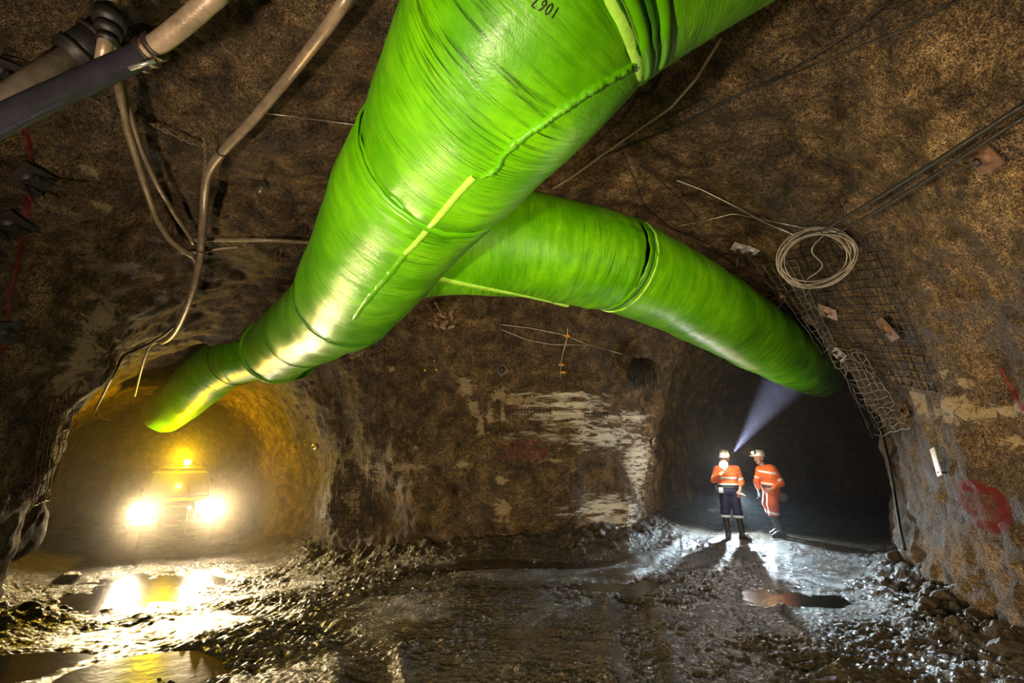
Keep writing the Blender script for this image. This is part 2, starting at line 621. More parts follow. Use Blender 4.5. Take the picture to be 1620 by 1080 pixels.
pale = np.zeros(len(pts))
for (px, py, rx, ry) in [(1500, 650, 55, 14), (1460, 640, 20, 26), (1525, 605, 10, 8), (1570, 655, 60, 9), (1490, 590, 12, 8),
                         (1415, 600, 14, 8), (160, 500, 24, 34), (130, 560, 30, 34), (110, 610, 24, 30), (645, 738, 42, 7), (582, 737, 16, 9), (590, 757, 24, 5),  # the left lip's bright blobs are its lit face put into colour
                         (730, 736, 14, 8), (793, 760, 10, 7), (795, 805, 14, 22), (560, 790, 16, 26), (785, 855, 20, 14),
                         (560, 555, 18, 14), (530, 545, 20, 22), (160, 325, 16, 8), (150, 275, 14, 7), (905, 745, 6, 4), (738, 612, 16, 20), (748, 640, 12, 26), (760, 672, 8, 20), (790, 625, 14, 12), (820, 632, 34, 11), (775, 660, 6, 30), (795, 655, 5, 26), (658, 708, 5, 4), (880, 728, 24, 4),  # the upper middle blobs paint headlight glow on a protruding lip
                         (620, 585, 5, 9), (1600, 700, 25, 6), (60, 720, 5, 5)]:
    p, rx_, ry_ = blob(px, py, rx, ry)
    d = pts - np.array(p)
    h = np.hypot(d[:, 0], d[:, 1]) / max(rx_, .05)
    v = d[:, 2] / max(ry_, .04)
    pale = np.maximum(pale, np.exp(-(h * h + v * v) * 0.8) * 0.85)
lit_streak = np.zeros(len(pts))
for (px, py, rx, ry) in [(960, 690, 120, 22), (930, 660, 110, 16), (900, 640, 90, 8), (1000, 660, 60, 10), (960, 805, 80, 24), (1010, 740, 40, 60), (900, 625, 80, 7), (1000, 830, 60, 12)]:  # bright grazing light painted as streaks
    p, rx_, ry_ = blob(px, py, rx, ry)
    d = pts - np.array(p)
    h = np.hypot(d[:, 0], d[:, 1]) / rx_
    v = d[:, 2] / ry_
    lit_streak = np.maximum(lit_streak, np.exp(-(h * h + v * v) * 0.7))
redp = np.zeros(len(pts))
for (px, py, rx, ry) in [(1550, 800, 36, 26), (412, 775, 18, 42)]:
    p, rx_, ry_ = blob(px, py, rx, ry)
    d = np.linalg.norm((pts - np.array(p)) / np.array([rx_, rx_, ry_]), axis=1)
    ring = np.exp(-((d - 0.85) / 0.35) ** 2) if px > 1000 else np.exp(-d ** 2)
    redp = np.maximum(redp, np.maximum(ring * 0.8, 0.60 * np.exp(-d * d * .6)))

# split the surface into the walls and the roof
cen = pts[quads].mean(axis=1)
fz = cen[:, 2] - floor_base(cen[:, 0], cen[:, 1])
keep = (cen[:, 2] > Z0 + 0.12) & (cen[:, 0] > X0 + .12) & (cen[:, 0] < X1 - .12) & (cen[:, 1] > Y0 + .12) & (cen[:, 1] < Y1 - .12)
is_roof = fz > 3.75
lx = cen[:, 0] < -4.2
ang_left = (cen[:, 0] * 0.79 + cen[:, 1] * 0.61)      # across the left drive
is_left = (ang_left < 2.1) & (cen[:, 0] < -4.0)
ang_right = (cen[:, 0] * 0.809 - cen[:, 1] * 0.588)
is_right = (ang_right > -1.3) & (cen[:, 0] > 2.6)
is_far = ~is_left & ~is_right
cls = np.where(is_roof, 0, np.where(is_left, 1, np.where(is_right, 2, 3)))
for ci, name in enumerate(['ceiling', 'wall_left', 'wall_right', 'wall_centre']):
    fsel = quads[keep & (cls == ci)]
    used, inv = np.unique(fsel, return_inverse=True)
    inv = inv.reshape(fsel.shape)
    me = bpy.data.meshes.new(name)
    me.vertices.add(len(used))
    me.vertices.foreach_set('co', pts[used].ravel())
    me.loops.add(inv.size)
    me.loops.foreach_set('vertex_index', inv.ravel().astype(np.int32))
    me.polygons.add(len(inv))
    me.polygons.foreach_set('loop_start', np.arange(0, inv.size, 4, dtype=np.int32))
    me.update(calc_edges=True)
    me.polygons.foreach_set('use_smooth', [True] * len(me.polygons))
    for an, arr in (('pale', pale), ('lit_streak', lit_streak), ('redpaint', redp)):
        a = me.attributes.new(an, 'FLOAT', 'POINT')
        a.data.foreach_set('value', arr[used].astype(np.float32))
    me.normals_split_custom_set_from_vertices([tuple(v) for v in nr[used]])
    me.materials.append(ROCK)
    o = bpy.data.objects.new(name, me)
    C.objects.link(o)
    tag(o, kind='structure')

# ------------------------------------------------------------------ the road
ys = [-4.4, -3.4, -2.4, -1.4, -0.4, 0.6, 1.4, 2.0]
y = 2.2
while y < 23:
    ys.append(y)
    y += max(0.018, 0.0042 * y)
ys = np.array(ys)
xs = np.concatenate([np.arange(-18.6, -9.5, 0.12), np.arange(-9.5, 8.5, 0.026), np.arange(8.5, 14.8, 0.12)])
FX, FY = np.meshgrid(xs, ys, indexing='xy')
P2 = np.stack([FX.ravel(), FY.ravel(), np.zeros(FX.size)], axis=1)
fx, fy = P2[:, 0], P2[:, 1]


def seg_dist(x, y, poly):
    d = np.full(x.shape, 1e9)
    sgn = np.zeros(x.shape)
    tt = np.zeros(x.shape)
    acc = 0.0
    for (ax, ay), (bx, by) in zip(poly[:-1], poly[1:]):
        ex, ey = bx - ax, by - ay
        L = math.hypot(ex, ey)
        t = np.clip(((x - ax) * ex + (y - ay) * ey) / (L * L), 0, 1)
        dd = np.hypot(x - ax - ex * t, y - ay - ey * t)
        s = np.sign((x - ax) * ey - (y - ay) * ex)
        m_ = dd < d
        d = np.where(m_, dd, d)
        sgn = np.where(m_, s, sgn)
        tt = np.where(m_, acc + t * L, tt)
        acc += L
    return d * sgn, tt


def road_height(x, y):
    p = np.stack([x, y, np.zeros(len(x))], axis=1)
    h = floor_base(x, y)
    rough = 0.35 + 0.65 * sstep(-0.2, 0.35, fbm(p, 1.7, 3, 60))
    h = h + 0.034 * fbm(p, 1.3, 3, 50) + rough * (0.022 * fbm(p, 0.22, 3, 52) + 0.040 * np.abs(fbm(p, 0.085, 2, 54)) + 0.012 * noise3(p / 0.05, 58))
    # directional ridges of squeezed mud, running across the view
    q = np.stack([x * 0.9, (y + 0.25 * x) * 3.2, np.zeros(len(x))], axis=1)
    h = h + 0.024 * rough * fbm(q, 0.42, 4, 56)
    # wheel ruts: from the right drive towards the camera and from the left drive round to the right
    for poly, wd, dp in [([(7.4, 13.0), (4.5, 9.0), (2.6, 5.5), (1.9, 2.0)], 0.17, 0.06),
                         ([(6.2, 13.4), (3.4, 9.4), (1.4, 6.0), (0.6, 2.0)], 0.17, 0.06),
                         ([(-10.5, 13.5), (-7.2, 9.5), (-3.0, 6.7), (1.5, 6.5), (4.8, 9.6)], 0.20, 0.05),
                         ([(-8.9, 13.0), (-6.0, 9.8), (-2.6, 7.9), (1.2, 7.8), (3.7, 10.2)], 0.20, 0.05),
                         ([(-7.5, 8.6), (-4.3, 6.0), (-2.4, 4.1), (-1.5, 2.0)], 0.16, 0.05),
                         ([(-6.0, 8.9), (-3.3, 6.4), (-1.3, 4.6), (-0.4, 2.0)], 0.16, 0.05)]:
        d, t = seg_dist(x, y, poly)
        d = d + 0.05 * noise3(p * 1.7, 77)
        prof = -np.exp(-(d / wd) ** 4) + 0.7 * np.exp(-((np.abs(d) - wd * 1.5) / (wd * 0.4)) ** 2)
        tread = 0.007 * np.sin(t * 42 + np.abs(d) * 30) * np.exp(-(d / wd) ** 4)
        h = h + dp * .75 * prof * (0.6 + 0.6 * noise3(p * 1.1, 79)) + tread
    # shallow basins that hold water
    for (bx, by, rx, ry, dp) in BASINS:
        q2 = ((x - bx) / rx) ** 2 + ((y - by) / ry) ** 2
        h = h - dp * np.exp(-q2)
    return h


BASINS = [(-6.4, 8.7, 1.5, 1.5, 0.13), (-2.75, 4.3, 0.75, 0.40, 0.10), (3.5, 6.1, 0.75, 0.45, 0.08), (-4.45, 4.5, 0.7, 0.45, 0.09),
          (0.8, 7.9, 1.4, 0.4, 0.07), (1.5, 6.6, 0.9, 0.4, 0.06)]
fh = road_height(fx, fy)
# mud rises against the walls
i0 = np.clip(((fx - X0) / VOX).astype(int), 0, len(gx) - 1)
j0 = np.clip(((fy - Y0) / VOX).astype(int), 0, len(gy) - 1)
wd = D2[i0, j0]
bank = sstep(1.15, -0.2, wd)
P3 = P2.copy()
fh = fh + bank * (0.26 + 0.14 * fbm(P3, 0.5, 3, 91) + 0.10 * np.abs(fbm(P3, 0.22, 3, 92)))
FV = np.stack([fx, fy, fh], axis=1)
nx, ny = len(xs), len(ys)
idx = np.arange(nx * ny).reshape(ny, nx)
FQ = np.stack([idx[:-1, :-1].ravel(), idx[:-1, 1:].ravel(), idx[1:, 1:].ravel(), idx[1:, :-1].ravel()], axis=1)
sel = (wd.reshape(ny, nx)[:-1, :-1].ravel() > -0.8)
FQ = FQ[sel]
used, inv = np.unique(FQ, return_inverse=True)
inv = inv.reshape(FQ.shape)
me = bpy.data.meshes.new('floor')
me.vertices.add(len(used))
me.vertices.foreach_set('co', FV[used].ravel())
me.loops.add(inv.size)
me.loops.foreach_set('vertex_index', inv.ravel().astype(np.int32))
me.polygons.add(len(inv))
me.polygons.foreach_set('loop_start', np.arange(0, inv.size, 4, dtype=np.int32))
me.update(calc_edges=True)
me.polygons.foreach_set('use_smooth', [True] * len(me.polygons))
me.materials.append(MUD)
o = bpy.data.objects.new('floor', me)
C.objects.link(o)
tag(o, kind='structure')


def ground(x, y):
    i = int(np.clip(np.searchsorted(xs, x), 0, nx - 1))
    j = int(np.clip(np.searchsorted(ys, y), 0, ny - 1))
    return float(FV[j * nx + i, 2])

# ------------------------------------------------------------------ water lying in the basins
WATER, nt, b = new_mat('muddy_water')
b.inputs['Base Color'].default_value = (0.022, 0.015, 0.009, 1)
b.inputs['Roughness'].default_value = 0.2
b.inputs['Specular IOR Level'].default_value = 0.6
tc = N(nt, 'ShaderNodeTexCoord')
nn = tex_noise(nt, 5, 3, 0.6, tc.outputs['Object'])
nt.links.new(bump(nt, nn.outputs[0], 0.25, 0.02), b.inputs['Normal'])
PUD = ['broad bright puddle in the road below the vehicle headlights', 'dark oval puddle at the bottom left of the road',
       'brown puddle in the long shadow of the standing worker', 'muddy pool beside the foot of the left wall',
       'thin sheet of water below the middle of the rock pillar', 'shallow grey puddle in the middle of the road']
for (bx, by, rx, ry, dp), lab in zip(BASINS, PUD):
    lvl = ground(bx, by) + dp * 0.42
    n = 48
    vs = [(0, 0, 0)]
    for k in range(n):
        a = 2 * math.pi * k / n
        rr = 1.25
        vs.append((math.cos(a) * rx * rr, math.sin(a) * ry * rr, 0))
    fs = [(0, 1 + k, 1 + (k + 1) % n) for k in range(n)]
    o = link_mesh('puddle', vs, fs, WATER)
    o.location = (bx, by, lvl)
    tag(o, lab, 'puddle', 'puddles in the muddy road')


# ------------------------------------------------------------------ ventilation ducts
RD = 0.625


def resample(P, step):
    out = [P[0]]
    acc = 0
    for a, b_ in zip(P[:-1], P[1:]):
        L = (b_ - a).length
        while acc + L >= step:
            t = (step - acc) / L
            a = a + (b_ - a) * t
            out.append(a)
            L = (b_ - a).length
            acc = 0
        acc += L
    return out


def frames(P):
    T_ = [(P[min(i + 1, len(P) - 1)] - P[max(i - 1, 0)]).normalized() for i in range(len(P))]
    A_ = []
    for t in T_:
        a = Vector((0, 0, 1)) - t * t.z
        A_.append(a.normalized())
    return T_, A_


def duct_piece(name, P, r0, parent, s0=0.0, pinch=(0.0, 0.0), seed=0, wr=1.0, m=None, open_ends=True, nseg=128):
    P = resample(P, 0.03)
    T_, A_ = frames(P)
    n = nseg
    V, UV = [], []
    L = len(P)
    S = np.arange(L) * 0.03
    for i, p in enumerate(P):
        c = T_[i].cross(A_[i])
        s = S[i]
        e0, e1 = s, S[-1] - s
        r = r0 * (1 - pinch[0] * math.exp(-(e0 / 0.10) ** 2) - pinch[1] * math.exp(-(e1 / 0.10) ** 2))
        for k in range(n):
            a = 2 * math.pi * k / n
            V.append((p.x, p.y, p.z, (A_[i] * math.cos(a) + c * math.sin(a)).to_tuple(), r))
            UV.append((s + s0, k / n * 2 * math.pi * r0))
    base = np.array([v[:3] for v in V])
    nrm = np.array([v[3] for v in V])
    rr = np.array([v[4] for v in V])
    UVa = np.array(UV)
    pos = base + nrm * rr[:, None]
    # fabric tension wrinkles: fine around the ring, soft dents along it
    q = np.stack([UVa[:, 0] * 9.0, nrm[:, 2] * 1.3 + nrm[:, 0], nrm[:, 1] * 1.3], axis=1)
    fine = fbm(q, 1.0, 3, 100 + seed)
    area = sstep(-0.05, 0.45, fbm(pos, 0.7, 2, 120 + seed))
    ends = np.exp(-((UVa[:, 0] - s0) / 0.30) ** 2) + np.exp(-((S[-1] - UVa[:, 0] + s0) / 0.30) ** 2)
    soft = fbm(pos, 0.9, 2, 140 + seed)
    q2 = np.stack([UVa[:, 0] * 1.2, nrm[:, 2] * 5, nrm[:, 0] * 5], axis=1)
    pleat = fbm(q2, 1.0, 2, 160 + seed)
    d = wr * (0.006 * fine * (0.15 + area + 1.3 * ends) + 0.030 * soft + 0.014 * pleat * ends)
    pos = pos + nrm * d[:, None]
    idx_ = np.arange(L * n).reshape(L, n)
    f = np.stack([idx_[:-1], np.roll(idx_[:-1], -1, 1), np.roll(idx_[1:], -1, 1), idx_[1:]], axis=2).reshape(-1, 4)
    me = bpy.data.meshes.new(name)
    me.from_pydata(pos.tolist(), [], f.tolist())
    me.polygons.foreach_set('use_smooth', [True] * len(me.polygons))
    uvl = me.uv_layers.new(name='UVMap')
    li = f.ravel()
    uv = UVa[li].copy()
    per = 2 * math.pi * r0
    quad_first = (f % n)[:, 0]
    wrap = np.repeat(quad_first == n - 1, 4)
    uv[wrap & (uv[:, 1] < per * 0.5), 1] += per
    uvl.data.foreach_set('uv', uv.ravel().astype(np.float32))
    me.materials.append(m or GREEN)
    o = bpy.data.objects.new(name, me)
    C.objects.link(o)
    o.parent = parent
    if open_ends:
        md = o.modifiers.new('thick', 'SOLIDIFY')
        md.thickness = 0.006
        md.offset = -1
    TREES.append((pos, f))
    return o


TREES = []


def band(name, P, s, r, parent, m, wdt=0.05, label=None, hgt=0.018, ripple=0.0):
    """a ring strapped round a duct at arc length s"""
    P = resample(P, 0.03)
    i = max(1, min(len(P) - 2, int(s / 0.03)))
    t = (P[i + 1] - P[i - 1]).normalized()
    a = (Vector((0, 0, 1)) - t * t.z).normalized()
    c = t.cross(a)
    n = 96
    prof = [(-wdt / 2, 0.0), (-wdt / 2 * .8, hgt), (0, hgt * 1.25), (wdt / 2 * .8, hgt), (wdt / 2, 0.0)]
    V, Fc = [], []
    for k in range(n):
        q = 2 * math.pi * k / n
        rp = ripple * (math.sin(q * 17) + 0.6 * math.sin(q * 31 + 1))
        for (ds, dr) in prof:
            V.append(P[i] + t * (ds + rp * 0.6) + (a * math.cos(q) + c * math.sin(q)) * (r + dr + rp * 0.5))
    m_ = len(prof)
    for k in range(n):
        k2 = (k + 1) % n
        for j in range(m_ - 1):
            Fc.append((k * m_ + j, k * m_ + j + 1, k2 * m_ + j + 1, k2 * m_ + j))
    o = link_mesh(name, V, Fc, m, parent)
    if label: o['label'] = label
    return o


def pxpath(L_, n=10):
    return catmull([at(*p) for p in L_], n)


ductA = thing('ventilation_duct', 'large bright green ventilation duct running overhead from top right down to the left drive', 'duct', at(700, 240, 3.0))
ductA_inv = Matrix.Translation(-Vector(ductA.location))


def fix_parent(o, parent):
    o.matrix_parent_inverse = Matrix.Translation(-Vector(parent.location))


PALL = pxpath([(1330, -330, 2.15), (1180, -235, 2.15), (1035, -140, 2.2), (905, -42, 2.3), (828, 60, 2.47), (748, 175, 2.95), (695, 255, 3.42), (640, 332, 3.95), (588, 415, 4.75), (548, 475, 5.7), (515, 500, 6.6), (475, 528, 7.8), (437, 555, 9.0)], 10)
PA0, PA1, PA2, PA3 = PALL[:32], PALL[30:61], PALL[59:91], PALL[88:]
PA4 = pxpath([(470, 556, 9.5), (415, 557, 10.0), (358, 574, 10.6), (320, 602, 11.2), (287, 632, 12.2), (262, 652, 13.2)])
for k, (P_, r_, pi_) in enumerate([(PA0, RD, (0, .02)), (PA1, RD * 0.995, (.02, .05)), (PA2, RD, (.05, .05)), (PA3, RD * 0.99, (.04, .0)), (PA4, RD * 0.93, (0, 0))]):
    o = duct_piece('fabric_section', P_, r_, ductA, s0=k * 3.1, pinch=pi_, seed=k * 7, wr=1.0 if k else .8)
    fix_parent(o, ductA)
for (P_, s_, r_, m_, w_, h_, rp_, lb) in [
        (PALL, 'a-.16', RD * .985, GREEN, 0.06, .020, .006, None),
        (PALL, 'a-.09', RD * .985, DARKGREEN, 0.035, .018, .008, 'dark bunched fold beside the collar'),
        (PALL, 'a-.04', RD * .985, GREEN, 0.06, .024, .006, None),
        (PALL, 'a.01', RD * .985, DARKGREEN, 0.025, .016, .006, None),
        (PALL, 'a.06', RD * .985, PALEGREEN, 0.07, .016, .003, 'pale taped collar with bunched fabric'),
        (PA2, 0.06, RD * .97, GREEN, 0.06, .016, .003, None),
        (PA2, 0.10, RD * .965, DARKGREEN, 0.018, .012, .002, None),
        (PA3, 0.10, RD * .985, DARKGREEN, 0.05, .014, .004, None),
        (PA3, 2.6, RD * .98, DARKGREEN, 0.03, .010, .002, None),
        (PA3, 9.9, RD * .985, GREEN, 0.07, .035, .002, 'turned end hem of the sleeve'),
        (PA4, 2.1, RD * .95, DARKGREEN, 0.03, .014, .002, None)]:
    P_r = resample(P_, .03)
    s__ = s_
    if isinstance(s_, str):
        s__ = sum((b1 - a1).length for a1, b1 in zip(PALL[:30], PALL[1:31])) + float(s_[1:])
    s__ = min(s__, len(P_r) * .03 - .08)
    o = band('joint_band', P_, s__, r_, ductA, m_, w_, lb, h_, rp_)
    fix_parent(o, ductA)
nA = len(TREES)

ductB = thing('ventilation_duct', 'second green ventilation duct branching behind the first into the dark right drive', 'duct', at(970, 415, 5.9))
PB0 = pxpath([(620, 392, 5.1), (700, 382, 5.25), (800, 384, 5.45), (890, 398, 5.65), (975, 417, 5.95)])
PB1 = pxpath([(968, 415, 5.92), (1060, 455, 6.55), (1145, 500, 7.5), (1215, 545, 8.9), (1262, 572, 10.4), (1296, 590, 12.2)])
for k, P_ in enumerate([PB0, PB1]):
    o = duct_piece('fabric_section', P_, RD * (1.0 if k == 0 else 0.985), ductB, s0=20 + k * 4, pinch=(0, .03) if k == 0 else (.02, 0), seed=50 + k * 9)
    fix_parent(o, ductB)
for (P_, s_, r_, m_, w_, h_, rp_) in [(PB1, 0.06, RD * .985, DARKGREEN, 0.05, .012, .002), (PB1, 0.16, RD * .985, PALEGREEN, 0.03, .012, .004), (PB1, 3.6, RD * .97, DARKGREEN, 0.03, .010, .002)]:
    o = band('joint_band', P_, s_, r_, ductB, m_, w_, None, h_, rp_)
    fix_parent(o, ductB)


def tree_of(lst):
    V, Fc, b_ = [], [], 0
    for pos, f in lst:
        V += pos.tolist()
        Fc += (f + b_).tolist()
        b_ += len(pos)
    return BVHTree.FromPolygons(V, Fc)


treeA = tree_of(TREES[:nA])
treeB = tree_of(TREES[nA:])


def project(pxs, tree=None, off=0.0, step=5):
    """photo polyline laid on a surface, as points and normals"""
    out = []
    for (a, b_) in zip(pxs[:-1], pxs[1:]):
        n = max(1, int(math.hypot(b_[0] - a[0], b_[1] - a[1]) / step))
        for k in range(n):
            t = k / n
            p, nn_ = hit(a[0] + (b_[0] - a[0]) * t, a[1] + (b_[1] - a[1]) * t, tree)
            out.append((p + nn_ * off, nn_))
    p, nn_ = hit(pxs[-1][0], pxs[-1][1], tree)
    out.append((p + nn_ * off, nn_))
    return out


def ribbon(mb, pn, wdt, hgt=0.004, jitter=0.0, bumps=0.0):
    """a low strip lying on a surface"""
    pts_ = [p for p, _ in pn]
    b_ = len(mb.v)
    m_ = len(pts_)
    for i in range(m_):
        t = (pts_[min(i + 1, m_ - 1)] - pts_[max(i - 1, 0)])
        t = t.normalized() if t.length > 1e-6 else Vector((1, 0, 0))
        n_ = pn[i][1]
        s = n_.cross(t)
        s = s.normalized() if s.length > 1e-6 else n_.orthogonal().normalized()
        ww = wdt * (0.5 + random.uniform(-jitter, jitter))
        hh = hgt + (random.uniform(0, bumps) if bumps else 0)
        if i in (0, m_ - 1): ww *= 0.6
        for (o_, h_) in ((-1, -0.3 * hgt), (-.8, hh * .8), (0, hh), (.8, hh * .8), (1, -0.3 * hgt)):
            mb.v.append(pts_[i] + s * ww * o_ + n_ * h_)
    for i in range(m_ - 1):
        for j in range(4):
            mb.f.append([b_ + i * 5 + j, b_ + i * 5 + j + 1, b_ + (i + 1) * 5 + j + 1, b_ + (i + 1) * 5 + j])
    return mb


def seam(name, pxs, tree, wdt, hgt, m, parent, label=None, jit=0.1, bumps=0.0):
    mb = MB()
    ribbon(mb, project(pxs, tree, 0.002, 4), wdt, hgt, jit, bumps)
    o = mb.build(name, m, parent)
    fix_parent(o, parent)
    if label: o['label'] = label
    return o


seam('seam_strip', [(1012, 92), (985, 112), (950, 132), (905, 160), (860, 192), (815, 224), (795, 246), (785, 266), (762, 279)], treeA, 0.035, 0.014, GREEN, ductA, 'puckered laced seam', 0.15, 0.018)
seam('seam_strip', [(1008, 96), (948, 137), (903, 165), (858, 198), (812, 230)], treeA, 0.010, 0.014, DARKGREEN, ductA, None, 0.3, 0.004)
seam('seam_strip', [(750, 279), (725, 306), (690, 348), (655, 388), (640, 402)], treeA, 0.045, 0.010, PALEGREEN, ductA, 'smooth pale taped seam', 0.03)
seam('seam_strip', [(640, 402), (615, 434), (590, 462), (572, 485), (560, 503)], treeA, 0.055, 0.010, GREEN, ductA, 'rippled lower end of the seam', 0.15, 0.012)
seam('seam_strip', [(640, 430), (700, 442), (762, 455), (830, 468), (900, 484)], treeB, 0.06, 0.010, PALEGREEN, ductB, 'pale taped seam along the underside', 0.04)
GLY = {'0': [[(0.5, 1), (.1, .8), (0, .5), (.1, .2), (.5, 0), (.9, .2), (1, .5), (.9, .8), (.5, 1)]],
       '1': [[(.5, 1), (.5, 0)]],
       '2': [[(0, .8), (.4, 1), (.9, .85), (.9, .6), (0, 0), (1, 0)]],
       '4': [[(.7, 0), (.75, 1), (0, .35), (1, .35)]],
       '5': [[(.95, 1), (.1, 1), (.05, .55), (.6, .6), (.95, .35), (.6, 0), (0, .05)]],
       '6': [[(.8, 1), (.3, .75), (0, .3), (.4, 0), (.9, .2), (.8, .5), (.1, .4)]],
       '7': [[(0, 1), (1, .95), (.4, 0)]],
       'C': [[(.95, .85), (.5, 1), (.05, .6), (.1, .15), (.6, 0), (1, .2)]],
       'M': [[(0, 0), (.1, 1), (.5, .4), (.9, 1), (1, 0)]],
       'H': [[(0, 0), (0, 1)], [(0, .5), (1, .5)], [(1, 1), (1, 0)]],
       'R': [[(0, 0), (0, 1), (.8, .9), (.8, .6), (0, .5), (1, 0)]],
       '-': [[(.1, .5), (.9, .5)]]}


def write(mb, s, org, dx, up, cw, chh, gap, tree, wdt, sizes=None):
    x = 0
    for i, ch in enumerate(s):
        k = sizes[i] if sizes else 1
        for st in GLY.get(ch, []):
            P_ = []
            for (gx_, gy_) in st:
                u_ = x + gx_ * cw * k
                v_ = gy_ * chh * k
                P_.append((org[0] + dx[0] * u_ + up[0] * v_, org[1] + dx[1] * u_ + up[1] * v_))
            ribbon(mb, project(P_, tree, 0.002 if tree else 0.012, 3 if tree else 1.5), wdt, 0.0015, 0.08)
        x += cw * k + gap
    return mb


o = write(MB(), '1067', (886, 14), (-.85, -.50), (-.50, .85), 7, 20, 4.5, treeA, 0.007).build('number_marking', INK, ductA)
fix_parent(o, ductA)
o['label'] = 'handwritten number 1067 in black marker, upside down'

# ------------------------------------------------------------------ writing and paint on the rock
mb = write(MB(), 'C4502MR', (802, 722), (1, -.03), (0, -1), 6.4, 18, 3.6, None, 0.020, [1, 1, 1, 1, 1, .62, .62])
BOX = [[(797, 699), (795, 726)], [(795, 726), (866, 722)], [(797, 700), (864, 697)], [(864, 697), (865, 722)]]
for s_ in BOX: ribbon(mb, project(s_, None, 0.003, 4), 0.016, 0.002, 0.15)
tag(mb.build('painted_heading_number', DREDP), 'dark red spray painted number C4502 in a box on the middle rock wall', 'wall writing')
mb = MB()
for P_ in [[(38, 195), (46, 235), (50, 270), (47, 305), (40, 342), (34, 375), (30, 410), (24, 440), (15, 462), (13, 500), (10, 535), (4, 560)]]:
    ribbon(mb, project(P_, None, 0.004, 5), 0.05, 0.003, 0.2)
tag(mb.build('painted_line', REDP), 'long red spray painted line down the left wall', 'painted line')
mb = MB()
ribbon(mb, project([(1583, 580), (1592, 600), (1603, 618), (1614, 640), (1619, 650)], None, 0.004, 5), 0.045, 0.003, 0.2)
tag(mb.build('painted_line', REDP), 'short red spray painted line at the right edge of the right wall', 'painted line')
mb = MB()
ribbon(mb, project([(12, 520), (25, 523), (38, 522)], None, 0.004, 5), 0.07, 0.003, 0.2)
tag(mb.build('painted_dash', REDP), 'short red painted dash beside the lowest plate on the left wall', 'painted line')
for (px, py, lab) in [(1073, 708, 'small green paint spot near the right end of the middle rock wall')]:
    mb = MB()
    ribbon(mb, project([(px - 3, py), (px + 4, py + 1)], None, 0.004, 3), 0.09, 0.004, 0.1)
    tag(mb.build('painted_spot', mat('green_spot', (0.01, 0.25, 0.10), 0.5)), lab, 'painted spot')


# ------------------------------------------------------------------ plates and bolts
def basis(p, n, rot=0.0):
    n = n.normalized()
    r = Vector((1, 0, 0)) - n * n.x
    if r.length < .2: r = Vector((0, 1, 0)) - n * n.y
    r.normalize()
    u = n.cross(r)
    M = Matrix((r, u, n)).transposed().to_4x4()
    return Matrix.Translation(p) @ M @ Matrix.Rotation(math.radians(rot), 4, 'Z')


def smooth_normal(px, py, tree=None, k=6):
    n = Vector()
    for dx in (-k, 0, k):
        for dy in (-k, 0, k):
            n += hit(px + dx, py + dy, tree)[1]
    return n.normalized()


def bolt_plate(px, py, size, rot, m, label, pins=1, pin_len=0.16, group='rock bolt plates on the walls', pm=None, tilt=(0, 0)):
    p, _ = hit(px, py)
    n = (smooth_normal(px, py, None, 11) + Vector((tilt[0], 0, tilt[1]))).normalized()
    M = basis(p + n * 0.065, n, rot)
    t = thing('rock_bolt_plate', label, 'bolt plate', M.to_translation(), M.to_euler(), group)
    mb = MB()
    mb.box((0, 0, 0), (size, size, 0.012), None, 0.004)
    o = mb.build('plate', m, t, True, 30)
    # domed seat in the middle
    MB().lathe([(size * .30, 0.004), (size * .24, 0.022), (size * .14, 0.03), (size * .13, 0.034)], None, 18).build('dome', pm or m, t, True, 40)
    for k in range(pins):
        a = k * 2.4
        off = Vector((math.cos(a), math.sin(a), 0)) * (0.0 if pins == 1 else 0.05)
        d = Vector((0.25 * math.cos(a), 0.25 * math.sin(a) - .2, 1)).normalized()
        MB().tube([off - Vector((0, 0, .02)), off + d * pin_len * .5, off + d * pin_len], 0.012, 8).build('bolt', pm or DARKST, t)
        MB().lathe([(0.026, 0.030), (0.028, 0.034), (0.028, 0.052), (0.022, 0.058)], Matrix.Translation(off), 6).build('nut', pm or DARKST, t, False)
    return t


bolt_plate(45, 280, 0.26, 20, DARKST, 'dark plate with two long bolts on the left wall, below the big pipes', 2, 0.38)
bolt_plate(8, 112, 0.26, 40, DARKST, 'dark plate with bolts at the left edge under the pipe', 2, 0.36)
bolt_plate(14, 352, 0.28, 5, DARKST, 'dark plate with bolts beside the red painted line on the left wall', 2, 0.22)
bolt_plate(4, 525, 0.24, 10, DARKST, 'lowest dark plate at the left edge of the photo', 1, 0.15)
bolt_plate(1172, 386, 0.20, 10, PLATEW, 'left one of two pale plates hanging above the right drive', 1, 0.30)
bolt_plate(1192, 390, 0.17, 5, PLATEW, 'right one of two pale plates hanging above the right drive', 1, 0.16)
bolt_plate(1340, 373, 0.26, 0, RUST, 'square brown plate just right of the wire coil', 1, 0.06)
bolt_plate(1314, 488, 0.26, 48, PLATE, 'pinkish diamond plate on the mesh at the edge of the right drive', 1, 0.08)
bolt_plate(1413, 516, 0.28, 45, RUST, 'rusty diamond plate on the meshed right wall', 1, 0.07)
bolt_plate(1333, 557, 0.20, 30, PLATEW, 'small pale plate on the edge of the right drive below the diamond plate', 2, 0.14)
bolt_plate(1376, 670, 0.22, 30, PLATEW, 'grey plate low on the edge of the right drive', 1, 0.14)
bolt_plate(1240, 464, 0.13, 20, PLATE, 'small plate with protruding pins at the top of the rim beside the duct', 2, 0.34)
bolt_plate(1138, 634, 0.20, 40, DARKST, 'dark diamond plate on the wall above the two workers', 1, 0.10)
bolt_plate(1163, 622, 0.14, 10, DARKST, 'narrow dark plate above and right of the dark diamond plate', 2, 0.30)
bolt_plate(1084, 622, 0.13, 35, DARKST, 'small dark plate between the middle wall and the workers', 1, 0.10)
